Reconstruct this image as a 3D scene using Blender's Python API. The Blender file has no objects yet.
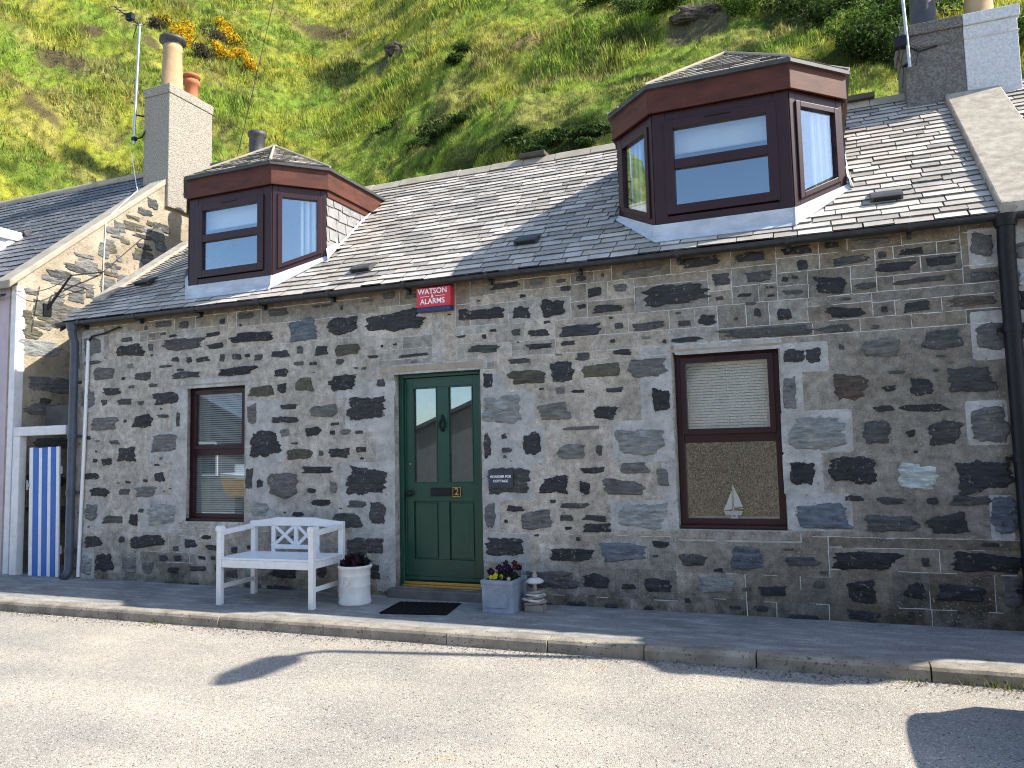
import bpy, bmesh, math, random
import numpy as np
from mathutils import Vector, Matrix, noise as mnoise
random.seed(4)
R = math.radians
scene = bpy.context.scene
COL = scene.collection

# ------------------------------------------------------------------ materials
def nt(name):
    m = bpy.data.materials.new(name); m.use_nodes = True
    t = m.node_tree; t.nodes.clear()
    o = t.nodes.new('ShaderNodeOutputMaterial'); b = t.nodes.new('ShaderNodeBsdfPrincipled')
    t.links.new(b.outputs[0], o.inputs[0])
    return m, t, b, o

def N(t, kind, **kw):
    n = t.nodes.new(kind)
    for k, v in kw.items():
        if k.startswith('i_'): n.inputs[k[2:].replace('_', ' ')].default_value = v
        else: setattr(n, k, v)
    return n

def pos(t, stretch=None):
    g = N(t, 'ShaderNodeNewGeometry')
    if not stretch: return g.outputs['Position']
    v = N(t, 'ShaderNodeVectorMath', operation='MULTIPLY'); v.inputs[1].default_value = stretch
    t.links.new(g.outputs['Position'], v.inputs[0]); return v.outputs[0]

def nz(t, p, scale, detail=5, rough=.6):
    n = N(t, 'ShaderNodeTexNoise'); n.inputs['Scale'].default_value = scale
    n.inputs['Detail'].default_value = detail; n.inputs['Roughness'].default_value = rough
    t.links.new(p, n.inputs['Vector']); return n.outputs['Fac']

def ramp(t, f, a, b, ca=(0, 0, 0, 1), cb=(1, 1, 1, 1)):
    r = N(t, 'ShaderNodeValToRGB'); e = r.color_ramp.elements
    e[0].position = a; e[1].position = b; e[0].color = ca; e[1].color = cb
    t.links.new(f, r.inputs[0]); return r.outputs[0]

def mixc(t, f, a, b, mode='MIX'):
    m = N(t, 'ShaderNodeMix', data_type='RGBA', blend_type=mode)
    for s, v in ((0, f), (6, a), (7, b)):
        if hasattr(v, 'is_output'): t.links.new(v, m.inputs[s])
        else: m.inputs[s].default_value = v if s == 0 else (tuple(v) + (1,))[:4]
    return m.outputs[2]

def bump(t, b, h, strength=.3, dist=.01):
    n = N(t, 'ShaderNodeBump'); n.inputs['Strength'].default_value = strength; n.inputs['Distance'].default_value = dist
    t.links.new(h, n.inputs['Height']); t.links.new(n.outputs[0], b.inputs['Normal'])

def attr(t, name='Col'):
    return N(t, 'ShaderNodeAttribute', attribute_name=name).outputs['Color']

def simple(name, c, rough=.6, c2=None, scale=6, bs=0, bscale=80, metal=0, spec=.5, stretch=None, a=.35, b=.65, bd=.004, use_attr=False, speck=None):
    m, t, p, o = nt(name)
    P = pos(t, stretch)
    col = None
    c2 = c2 or tuple(min(1, v * 1.25 + .004) for v in c)
    f = ramp(t, nz(t, P, scale), a, b)
    col = mixc(t, f, c, c2)
    if use_attr: col = mixc(t, 1.0, col, attr(t), 'MULTIPLY')
    if speck:
        f2 = ramp(t, nz(t, pos(t), speck[1], 3), speck[2], speck[2] + .06)
        col = mixc(t, f2, col, speck[0])
    t.links.new(col, p.inputs['Base Color'])
    p.inputs['Roughness'].default_value = rough; p.inputs['Metallic'].default_value = metal
    p.inputs['Specular IOR Level'].default_value = spec
    if bs: bump(t, p, nz(t, pos(t, stretch), bscale, 4), bs, bd)
    return m

M = {}
M['maroon'] = simple('maroon_upvc', (.024, .0065, .0085), .38, (.034, .009, .0115), 5, .04, 40, spec=.35)
M['fascia'] = simple('brown_painted_timber', (.060, .018, .012), .6, (.105, .032, .018), 4, .25, 40, spec=.3, stretch=(1, 1, 3))
M['green'] = simple('green_gloss_paint', (.006, .050, .030), .33, (.008, .060, .037), 6, .05, 30)
M['brass'] = simple('brass', (.55, .36, .12), .35, (.42, .27, .09), 30, .05, metal=.9)
M['black'] = simple('black_metal', (.005, .006, .009), .45, (.009, .010, .014), 20, .08, 60, spec=.3)
M['gutter'] = simple('grey_black_gutter', (.012, .013, .016), .38, (.03, .032, .035), 14, .06, 30)
M['pipe_grey'] = simple('slate_grey_pipe', (.07, .085, .115), .45, (.05, .06, .085), 8, .05, 30)
M['white'] = simple('white_paint', (.78, .79, .80), .45, (.70, .71, .72), 14, .08, 90, stretch=(1, 1, 1))
M['offwhite'] = simple('weathered_white_paint', (.62, .62, .62), .6, (.75, .75, .75), 8, .15, 60, speck=((.25, .22, .2), 35, .72))
M['bluestripe'] = simple('blue_paint', (.012, .105, .42), .5, (.016, .125, .47), 9, .08, 60)
M['lead'] = simple('lead_sheet', (.40, .44, .50), .5, (.56, .60, .66), 5, .12, 25, spec=.5, stretch=(1, 1, 2))
M['grey_white'] = simple('zinc_roof', (.30, .33, .37), .5, (.38, .41, .45), 5, .1, 25)
M['harl'] = simple('wet_dash_harling', (.27, .245, .205), .95, (.43, .395, .34), 48, 1.0, 45, spec=.2, bd=.03, a=.40, b=.60)
M['harl_grey'] = simple('grey_harling', (.125, .118, .11), .95, (.235, .225, .21), 50, 1.0, 45, spec=.2, bd=.03, a=.40, b=.62)
M['harl_white'] = simple('white_harling', (.58, .60, .62), .9, (.74, .75, .77), 48, 1.0, 45, spec=.2, bd=.03, a=.38, b=.6)
M['harl_brown'] = simple('brown_harling', (.14, .11, .08), .95, (.50, .41, .31), 34, 1.0, 30, spec=.2, bd=.04, a=.36, b=.64)
M['pink'] = simple('pink_render', (.46, .38, .43), .9, (.52, .44, .48), 5, .4, 60, spec=.2)
M['concrete'] = simple('concrete_cope', (.30, .26, .21), .95, (.46, .41, .34), 10, .6, 90, spec=.2, bd=.006, speck=((.20, .18, .15), 45, .63))
M['ridge'] = simple('ridge_tile', (.40, .36, .28), .9, (.30, .27, .22), 5, .4, 60, spec=.2)
M['clay_buff'] = simple('buff_chimney_pot', (.42, .30, .17), .85, (.34, .23, .12), 6, .3, 60)
M['clay_red'] = simple('terracotta_pot', (.42, .15, .07), .85, (.34, .13, .06), 8, .3, 60)
M['cast'] = simple('dark_flue', (.035, .036, .04), .55, (.06, .06, .065), 8, .2, 60)
M['dark_void'] = simple('soot_black', (.008, .008, .008), .9)
M['timber'] = simple('dark_weathered_timber', (.05, .042, .036), .8, (.09, .075, .062), 9, .4, 30, stretch=(1, 1, 6))
M['red'] = simple('alarm_red_plastic', (.55, .018, .035), .35, (.60, .03, .05), 10)
M['navy'] = simple('navy_plastic', (.008, .018, .085), .35)
M['letter'] = simple('white_lettering', (.85, .85, .85), .6)
M['plaque'] = simple('blue_grey_slate', (.022, .028, .042), .45, (.035, .043, .062), 25, .1, 80)
M['mat'] = simple('black_rubber', (.008, .008, .009), .95, (.016, .016, .017), 60, .8, 250, spec=.15)
M['crock'] = simple('white_glazed_crock', (.60, .60, .58), .5, (.72, .72, .70), 9, .2, 30, speck=((.36, .33, .3), 20, .70))
M['soil'] = simple('soil', (.025, .017, .012), 1, (.05, .035, .025), 30, .8, 80)
M['leadpl'] = simple('blue_grey_planter', (.20, .24, .30), .55, (.30, .345, .41), 7, .12, 40, speck=((.42, .46, .52), 16, .68))
M['blind'] = simple('white_blind', (.66, .65, .60), .5, (.72, .71, .66), 4)
M['lining'] = simple('room_lining', (.16, .155, .15), .8, (.18, .175, .165), 2)
M['lintel'] = simple('beige_render_lintel', (.30, .25, .18), .9, (.40, .35, .27), 7, .4, 60, spec=.2)
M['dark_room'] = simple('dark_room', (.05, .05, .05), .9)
M['hall'] = simple('pale_hall_wall', (.42, .43, .42), .9)
M['step'] = simple('dark_step_stone', (.10, .095, .088), .85, (.16, .15, .14), 6, .4, 60)
M['alu'] = simple('galvanised_steel', (.52, .53, .55), .42, (.42, .43, .45), 20, .05, metal=.75)
M['cable'] = simple('grey_cable', (.02, .02, .02), .6)
M['wcable'] = simple('white_cable', (.7, .7, .68), .6)
M['tyre'] = simple('tyre_rubber', (.015, .015, .015), .85)
M['car'] = simple('dark_blue_car_paint', (.015, .022, .045), .25)
M['yellow'] = simple('yellow_hull_paint', (.75, .36, .01), .4, (.8, .42, .015), 5)
M['siding'] = simple('grey_siding', (.16, .155, .15), .85, (.23, .22, .21), 5, .4, 20, stretch=(1, 1, 12))
M['pebble'] = simple('grey_beach_stone', (.20, .18, .16), .8, (.34, .31, .27), 12, .3, 60)
M['shellwhite'] = simple('white_painted_stone', (.68, .66, .62), .7, (.55, .53, .50), 14, .3, 60)

def glass():
    m = bpy.data.materials.new('window_glass'); m.use_nodes = True
    t = m.node_tree; t.nodes.clear()
    o = N(t, 'ShaderNodeOutputMaterial'); mx = N(t, 'ShaderNodeMixShader')
    tr = N(t, 'ShaderNodeBsdfTransparent'); tr.inputs[0].default_value = (.97, .985, .98, 1)
    gl = N(t, 'ShaderNodeBsdfGlossy'); gl.inputs['Roughness'].default_value = .0; gl.inputs[0].default_value = (.74, .87, 1, 1)
    lw = N(t, 'ShaderNodeLayerWeight'); lw.inputs[0].default_value = .5; fr = N(t, 'ShaderNodeMath', operation='POWER'); fr.inputs[1].default_value = 4.0; t.links.new(lw.outputs['Facing'], fr.inputs[0])
    ad = N(t, 'ShaderNodeMath', operation='MULTIPLY_ADD', use_clamp=True); ad.inputs[1].default_value = 1.0; ad.inputs[2].default_value = GLASS_REFLECT
    g = N(t, 'ShaderNodeBump'); g.inputs['Strength'].default_value = .02; g.inputs['Distance'].default_value = .01
    t.links.new(nz(t, pos(t), 2.2, 1), g.inputs['Height']); t.links.new(g.outputs[0], gl.inputs['Normal'])
    t.links.new(fr.outputs[0], ad.inputs[0]); t.links.new(ad.outputs[0], mx.inputs[0])
    t.links.new(tr.outputs[0], mx.inputs[1]); t.links.new(gl.outputs[0], mx.inputs[2])
    t.links.new(mx.outputs[0], o.inputs[0]); return m
GLASS_REFLECT = .19
M['glass'] = glass()

def mortar_mat():
    m, t, p, o = nt('cement_pointing')
    P = pos(t)
    c = mixc(t, ramp(t, nz(t, P, 2.2, 6), .32, .68), (.35, .32, .28), (.56, .52, .465))
    # darker, browner pointing towards the right-hand end and near the damp foot of the wall
    sx = N(t, 'ShaderNodeSeparateXYZ'); t.links.new(P, sx.inputs[0])
    mr = N(t, 'ShaderNodeMapRange'); mr.inputs[1].default_value = -2.6; mr.inputs[2].default_value = 1.2
    t.links.new(sx.outputs[0], mr.inputs[0])
    ad = N(t, 'ShaderNodeMath', operation='MULTIPLY_ADD'); ad.inputs[1].default_value = 1.3; ad.inputs[2].default_value = -.65
    t.links.new(nz(t, P, 1.3, 4), ad.inputs[0])
    s = N(t, 'ShaderNodeMath', operation='ADD', use_clamp=True); t.links.new(mr.outputs[0], s.inputs[0]); t.links.new(ad.outputs[0], s.inputs[1])
    c = mixc(t, s.outputs[0], c, mixc(t, ramp(t, nz(t, P, 5, 5), .35, .65), (.165, .145, .12), (.265, .24, .205)))
    # brown bleached bed under the eaves
    me = N(t, 'ShaderNodeMapRange'); me.inputs[1].default_value = 2.85; me.inputs[2].default_value = 3.2; t.links.new(sx.outputs[2], me.inputs[0])
    c = mixc(t, me.outputs[0], c, mixc(t, ramp(t, nz(t, P, 5, 5), .35, .65), (.17, .13, .08), (.27, .22, .15)))
    # mossy damp foot
    mz = N(t, 'ShaderNodeMapRange'); mz.inputs[1].default_value = .55; mz.inputs[2].default_value = -.02; t.links.new(sx.outputs[2], mz.inputs[0])
    ml = N(t, 'ShaderNodeMath', operation='MULTIPLY', use_clamp=True); t.links.new(mz.outputs[0], ml.inputs[0])
    t.links.new(ramp(t, nz(t, P, 3.2, 5), .25, .6), ml.inputs[1])
    c = mixc(t, ml.outputs[0], c, mixc(t, ramp(t, nz(t, P, 9, 4), .4, .6), (.055, .055, .035), (.11, .095, .075)))
    c = mixc(t, 1.0, c, mixc(t, ramp(t, nz(t, P, 12, 6, .7), .3, .7), (.52, .51, .49), (1.34, 1.34, 1.33)), 'MULTIPLY')
    c = mixc(t, ramp(t, nz(t, pos(t, (1, 1, 2.2)), 5, 7, .75), .60, .70), c, mixc(t, 1.0, c, (.55, .54, .52), 'MULTIPLY'))
    c = mixc(t, ramp(t, nz(t, P, 75, 3, .6), .50, .64), c, mixc(t, 1.0, c, (1.28, 1.28, 1.26), 'MULTIPLY'))
    c = mixc(t, 1.0, c, attr(t), 'MULTIPLY')
    # pits and lime flecks
    c = mixc(t, ramp(t, nz(t, P, 42, 4), .62, .71), c, (.12, .11, .09))
    fl = N(t, 'ShaderNodeMath', operation='MULTIPLY'); t.links.new(ramp(t, nz(t, P, 60, 4), .60, .66), fl.inputs[0]); t.links.new(ramp(t, nz(t, P, 1.7, 3), .48, .58), fl.inputs[1])
    c = mixc(t, fl.outputs[0], c, (.50, .48, .45))
    t.links.new(c, p.inputs['Base Color']); p.inputs['Roughness'].default_value = .95; p.inputs['Specular IOR Level'].default_value = .2
    bump(t, p, nz(t, P, 30, 8, .75), 1.0, .022)
    return m
M['mortar'] = mortar_mat()

def lime_mat():
    m, t, p, o = nt('grey_lime_margin')
    P = pos(t)
    c = mixc(t, ramp(t, nz(t, P, 5, 6), .35, .65), (.41, .40, .38), (.60, .59, .57))
    c = mixc(t, 1.0, c, mixc(t, ramp(t, nz(t, P, 11, 7, .75), .3, .7), (.66, .66, .65), (1.12, 1.12, 1.12)), 'MULTIPLY')
    c = mixc(t, ramp(t, nz(t, P, 30, 5), .6, .7), c, (.2, .195, .185))
    t.links.new(c, p.inputs['Base Color']); p.inputs['Roughness'].default_value = .95; p.inputs['Specular IOR Level'].default_value = .2
    bump(t, p, nz(t, P, 30, 8, .75), .9, .02)
    return m
M['lime'] = lime_mat()
M['line'] = simple('white_ribbon_pointing', (.52, .51, .48), .95, (.66, .65, .62), 20, .3, 60, spec=.2, speck=((.30, .28, .25), 16, .56))

def stone_mat():
    m, t, p, o = nt('rubble_stone')
    P = pos(t); S = pos(t, (7, 7, 34))
    c = attr(t)
    f = nz(t, S, 1.0, 6, .65)
    k = mixc(t, ramp(t, f, .25, .75), (.42, .42, .42), (2.0, 2.0, 2.0))
    c = mixc(t, 1.0, c, k, 'MULTIPLY')
    c = mixc(t, ramp(t, nz(t, P, 7, 5), .5, .75), c, mixc(t, 1.0, c, (1.45, 1.38, 1.28), 'MULTIPLY'))
    c = mixc(t, ramp(t, nz(t, P, 26, 6, .7), .60, .66), c, (.26, .25, .225))
    t.links.new(c, p.inputs['Base Color']); p.inputs['Roughness'].default_value = .78; p.inputs['Specular IOR Level'].default_value = .4
    ad = N(t, 'ShaderNodeMath', operation='ADD'); t.links.new(f, ad.inputs[0]); t.links.new(nz(t, P, 30, 6, .7), ad.inputs[1])
    bump(t, p, ad.outputs[0], 1.0, .024)
    return m
M['stone'] = stone_mat()

def gable_mortar():
    m, t, p, o = nt('sandy_lime_pointing')
    P = pos(t)
    c = mixc(t, ramp(t, nz(t, P, 2.6, 6), .35, .65), (.29, .24, .17), (.45, .39, .30))
    c = mixc(t, ramp(t, nz(t, P, 14, 5), .58, .7), c, (.22, .17, .11))
    t.links.new(c, p.inputs['Base Color']); p.inputs['Roughness'].default_value = .95; p.inputs['Specular IOR Level'].default_value = .2
    bump(t, p, nz(t, P, 16, 7, .7), 1.0, .03)
    return m
M['gmortar'] = gable_mortar()

def slate_mat(name, c, c2, rough=.55):
    m, t, p, o = nt(name)
    P = pos(t)
    col = mixc(t, ramp(t, nz(t, P, 5, 6), .3, .7), c, c2)
    col = mixc(t, 1.0, col, attr(t), 'MULTIPLY')
    col = mixc(t, ramp(t, nz(t, P, 20, 5, .7), .58, .68), col, (.40, .37, .30))
    col = mixc(t, ramp(t, nz(t, P, 13, 5, .7), .63, .70), col, (.20, .15, .06))
    t.links.new(col, p.inputs['Base Color']); p.inputs['Roughness'].default_value = rough
    p.inputs['Specular IOR Level'].default_value = .45
    bump(t, p, nz(t, P, 45, 5, .65), .4, .006)
    return m
M['slate'] = slate_mat('weathered_roof_slate', (.36, .325, .28), (.54, .49, .43), .55)
M['slate_blue'] = slate_mat('blue_roof_slate', (.075, .085, .105), (.12, .13, .155), .5)
M['slate_pale'] = slate_mat('pale_cheek_slate', (.175, .175, .18), (.26, .258, .26))

def road_mat():
    m, t, p, o = nt('worn_chip_seal')
    P = pos(t)
    v = N(t, 'ShaderNodeTexVoronoi'); v.inputs['Scale'].default_value = 125; t.links.new(P, v.inputs['Vector'])
    sep = N(t, 'ShaderNodeSeparateColor'); t.links.new(v.outputs['Color'], sep.inputs[0])
    chips = ramp(t, sep.outputs[0], 0, 1, (.265, .247, .22, 1), (.435, .405, .36, 1))
    c = chips
    c = mixc(t, ramp(t, sep.outputs[1], .95, .97), c, (.09, .085, .08))
    c = mixc(t, ramp(t, sep.outputs[2], .93, .96), c, (.62, .60, .55))
    big = mixc(t, ramp(t, nz(t, P, .8, 6), .3, .7), (.78, .78, .79), (1.16, 1.13, 1.07))
    c = mixc(t, 1.0, c, big, 'MULTIPLY')
    b2 = mixc(t, ramp(t, nz(t, pos(t, (.35, 1.6, 1)), 1.3, 5), .35, .65), (.88, .89, .90), (1.08, 1.07, 1.05))
    c = mixc(t, 1.0, c, b2, 'MULTIPLY')
    c = mixc(t, ramp(t, nz(t, P, 1.7, 4), .68, .80), c, mixc(t, 1.0, c, (1.12, .92, .66), 'MULTIPLY'))
    t.links.new(c, p.inputs['Base Color']); p.inputs['Roughness'].default_value = .9; p.inputs['Specular IOR Level'].default_value = .25
    ad = N(t, 'ShaderNodeMath', operation='SUBTRACT'); ad.inputs[0].default_value = 1; t.links.new(v.outputs['Distance'], ad.inputs[1])
    bump(t, p, ad.outputs[0], .55, .008)
    return m
M['road'] = road_mat()

def pave_mat():
    m, t, p, o = nt('old_concrete_pavement')
    P = pos(t)
    c = mixc(t, ramp(t, nz(t, P, 1.1, 6), .3, .7), (.19, .186, .178), (.35, .34, .32))
    c = mixc(t, ramp(t, nz(t, pos(t, (1, 3.5, 1)), 2.6, 6, .7), .48, .66), c, (.45, .44, .42))
    c = mixc(t, ramp(t, nz(t, P, 90, 3), .4, .62), c, mixc(t, 1.0, c, (.62, .62, .62), 'MULTIPLY'))
    c = mixc(t, ramp(t, nz(t, P, 4, 5), .62, .75), c, (.115, .12, .105))
    t.links.new(c, p.inputs['Base Color']); p.inputs['Roughness'].default_value = .82; p.inputs['Specular IOR Level'].default_value = .35
    bump(t, p, nz(t, P, 70, 5, .7), .5, .006)
    return m
M['pave'] = pave_mat()
M['kerb'] = simple('kerb_concrete', (.20, .175, .14), .9, (.36, .325, .265), 5, .6, 80, spec=.25, bd=.006, speck=((.13, .11, .09), 40, .58))

def leafy(name, trans=.45, use_attr=True, c=(.06, .1, .02), rough=.6):
    m, t, p, o = nt(name)
    if use_attr: col = attr(t)
    else: col = mixc(t, ramp(t, nz(t, pos(t), 25, 3), .35, .65), c, tuple(v * 1.6 for v in c))
    t.links.new(col, p.inputs['Base Color']); p.inputs['Roughness'].default_value = rough; p.inputs['Specular IOR Level'].default_value = .25
    tr = N(t, 'ShaderNodeBsdfTranslucent'); t.links.new(col, tr.inputs[0])
    mx = N(t, 'ShaderNodeMixShader'); mx.inputs[0].default_value = trans
    t.links.new(p.outputs[0], mx.inputs[1]); t.links.new(tr.outputs[0], mx.inputs[2]); t.links.new(mx.outputs[0], o.inputs[0])
    return m
M['leaf'] = leafy('leaf_tones'); M['grass'] = leafy('grass_blades', .5)
M['hill'] = None
def hill_mat():
    m, t, p, o = nt('hillside_turf')
    P = pos(t)
    c = attr(t)
    k = mixc(t, ramp(t, nz(t, P, 2.2, 7, .7), .28, .72), (.7, .75, .7), (1.4, 1.35, 1.25))
    c = mixc(t, 1.0, c, k, 'MULTIPLY')
    t.links.new(c, p.inputs['Base Color']); p.inputs['Roughness'].default_value = .95; p.inputs['Specular IOR Level'].default_value = .15
    bump(t, p, nz(t, P, 5, 8, .8), .8, .22)
    return m
M['hill'] = hill_mat()
M['rock'] = simple('grey_brown_rock', (.06, .05, .042), .95, (.14, .12, .10), 2.5, 1.0, 6, spec=.2, bd=.15)

# ------------------------------------------------------------------ mesh builder
class MB:
    def __init__(s): s.v = []; s.f = []; s.m = []; s.c = []; s.sm = []
    def add(s, vs, fs, mi=0, col=(1, 1, 1), smooth=False):
        b = len(s.v); s.v.extend([tuple(p) for p in vs])
        for f in fs:
            s.f.append([b + i for i in f]); s.m.append(mi); s.c.append(col); s.sm.append(smooth)
        return b
    def box(s, x0, x1, y0, y1, z0, z1, mi=0, col=(1, 1, 1), T=None):
        vs = [(x, y, z) for x in (x0, x1) for y in (y0, y1) for z in (z0, z1)]
        if T is not None: vs = [T @ Vector(p) for p in vs]
        s.add(vs, [(0, 1, 3, 2), (4, 6, 7, 5), (0, 4, 5, 1), (2, 3, 7, 6), (0, 2, 6, 4), (1, 5, 7, 3)], mi, col)
    def prism(s, poly, fn, d0, d1, mi=0, col=(1, 1, 1)):
        """poly: 2D outline; fn(u, v, d) -> 3D; extruded from d0 to d1"""
        n = len(poly)
        vs = [fn(u, v, d0) for u, v in poly] + [fn(u, v, d1) for u, v in poly]
        fs = [tuple(range(n))[::-1], tuple(range(n, 2 * n))] + [(i, (i + 1) % n, n + (i + 1) % n, n + i) for i in range(n)]
        s.add(vs, fs, mi, col)
    def tube(s, path, r, n=8, mi=0, col=(1, 1, 1), caps=True):
        path = [Vector(p) for p in path]; k = len(path)
        rs = r if isinstance(r, (list, tuple)) else [r] * k
        vs = []; up = None
        for i, p in enumerate(path):
            d = (path[min(i + 1, k - 1)] - path[max(i - 1, 0)]).normalized()
            if up is None:
                up = Vector((0, 0, 1)) if abs(d.z) < .9 else Vector((1, 0, 0))
            a = d.cross(up).normalized(); b = a.cross(d).normalized(); up = b
            for j in range(n):
                w = 2 * math.pi * j / n
                vs.append(p + a * math.cos(w) * rs[i] + b * math.sin(w) * rs[i])
        fs = [(i * n + j, i * n + (j + 1) % n, (i + 1) * n + (j + 1) % n, (i + 1) * n + j) for i in range(k - 1) for j in range(n)]
        s.add(vs, fs, mi, col, True)
        if caps:
            s.add(vs[:n], [tuple(range(n))], mi, col); s.add(vs[-n:], [tuple(range(n))[::-1]], mi, col)
    def lathe(s, c, prof, n=28, mi=0, col=(1, 1, 1), wob=0):
        vs = []
        for r, z in prof:
            for j in range(n):
                w = 2 * math.pi * j / n
                rr = r * (1 + wob * math.sin(3 * w + z * 20))
                vs.append((c[0] + rr * math.cos(w), c[1] + rr * math.sin(w), c[2] + z))
        fs = [(i * n + j, i * n + (j + 1) % n, (i + 1) * n + (j + 1) % n, (i + 1) * n + j) for i in range(len(prof) - 1) for j in range(n)]
        s.add(vs, fs, mi, col, True)
    def build(s, name, mats, parent=None, loc=None, bevel=0, label=None, autosm=False):
        base = Vector(loc) if loc else (origin(parent) if parent else Vector((0, 0, 0)))
        me = bpy.data.meshes.new(name)
        me.from_pydata([tuple(Vector(p) - base) for p in s.v], [], s.f)
        for mt in (mats if isinstance(mats, (list, tuple)) else [mats]): me.materials.append(M[mt])
        me.polygons.foreach_set('material_index', s.m); me.polygons.foreach_set('use_smooth', s.sm)
        ca = me.color_attributes.new('Col', 'FLOAT_COLOR', 'CORNER')
        buf = []
        for f, c in zip(s.f, s.c): buf.extend((c[0], c[1], c[2], 1.0) * len(f))
        ca.data.foreach_set('color', buf)
        bm = bmesh.new(); bm.from_mesh(me); bmesh.ops.recalc_face_normals(bm, faces=bm.faces); bm.to_mesh(me); bm.free()
        me.update()
        o = bpy.data.objects.new(name, me); COL.objects.link(o)
        if parent: o.parent = parent
        else: o.location = base
        if bevel:
            b = o.modifiers.new('bevel', 'BEVEL'); b.width = bevel; b.segments = 2; b.limit_method = 'ANGLE'; b.angle_limit = R(40)
        if label: o['label'] = label
        return o

def origin(o):
    v = Vector((0, 0, 0))
    while o: v += o.location; o = o.parent
    return v
def tag(o, label, cat, group=None, kind=None):
    if label: o['label'] = label
    if cat: o['category'] = cat
    if group: o['group'] = group
    if kind: o['kind'] = kind
    return o
def thing(name, label, cat, loc, group=None):
    o = bpy.data.objects.new(name, None); COL.objects.link(o); o.location = loc; o.empty_display_size = .2
    return tag(o, label, cat, group)
def structure(o): o['kind'] = 'structure'; return o
def text(name, body, size, loc, parent, mat='letter', ext=.0015, align='CENTER', rot=(R(90), 0, 0), sx=1):
    cu = bpy.data.curves.new(name, 'FONT'); cu.body = body; cu.size = size; cu.align_x = align; cu.align_y = 'CENTER'; cu.extrude = ext; cu.offset = size * .012
    tmp = bpy.data.objects.new(name, cu); COL.objects.link(tmp); bpy.context.view_layer.update()
    me = bpy.data.meshes.new_from_object(tmp.evaluated_get(bpy.context.evaluated_depsgraph_get())); bpy.data.objects.remove(tmp); bpy.data.curves.remove(cu)
    me.materials.clear(); me.materials.append(M[mat]); o = bpy.data.objects.new(name, me); COL.objects.link(o)
    o.parent = parent; o.location = Vector(loc) - origin(parent); o.rotation_euler = rot; o.scale = (sx, 1, 1)
    return o

# ------------------------------------------------------------------ camera, sun, sky
cam = bpy.data.cameras.new('camera'); co = bpy.data.objects.new('camera', cam); COL.objects.link(co)
RX = ((0.92713541, -0.05306186, -0.37095064), (0.37404479, 0.07136122, 0.92466106), (-0.02259275, -0.99603816, 0.08600902))
mw = Matrix(((RX[0][0], -RX[0][1], -RX[0][2], 0.), (RX[1][0], -RX[1][1], -RX[1][2], -6.96), (RX[2][0], -RX[2][1], -RX[2][2], 1.45), (0, 0, 0, 1)))
co.matrix_world = mw
cam.sensor_width = 36; cam.lens = 769 / 1024 * 36; cam.clip_end = 2000; cam.clip_start = .05
scene.camera = co

SUN = Vector((1.08, .228, 1.0)).normalized()
sl = bpy.data.lights.new('sun', 'SUN'); sl.energy = 4.7; sl.angle = R(.5); sl.color = (1, .93, .82)
so = bpy.data.objects.new('sun', sl); COL.objects.link(so); so.rotation_euler = SUN.to_track_quat('Z', 'Y').to_euler(); so.location = (30, 10, 30)
w = bpy.data.worlds.new('World'); scene.world = w; w.use_nodes = True
t = w.node_tree; bg = t.nodes['Background']
sky = t.nodes.new('ShaderNodeTexSky'); sky.sky_type = 'NISHITA'; sky.sun_disc = False
sky.sun_elevation = math.asin(SUN.z); sky.sun_rotation = math.atan2(SUN.x, SUN.y)
sky.air_density = 1.0; sky.dust_density = .7; sky.ozone_density = 1.4
t.links.new(sky.outputs[0], bg.inputs[0]); bg.inputs[1].default_value = .145
scene.view_settings.view_transform = 'Standard'; scene.view_settings.look = 'None'
scene.view_settings.exposure = 1.08; scene.cycles.filter_width = 1.1; scene.view_settings.gamma = 1
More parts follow.
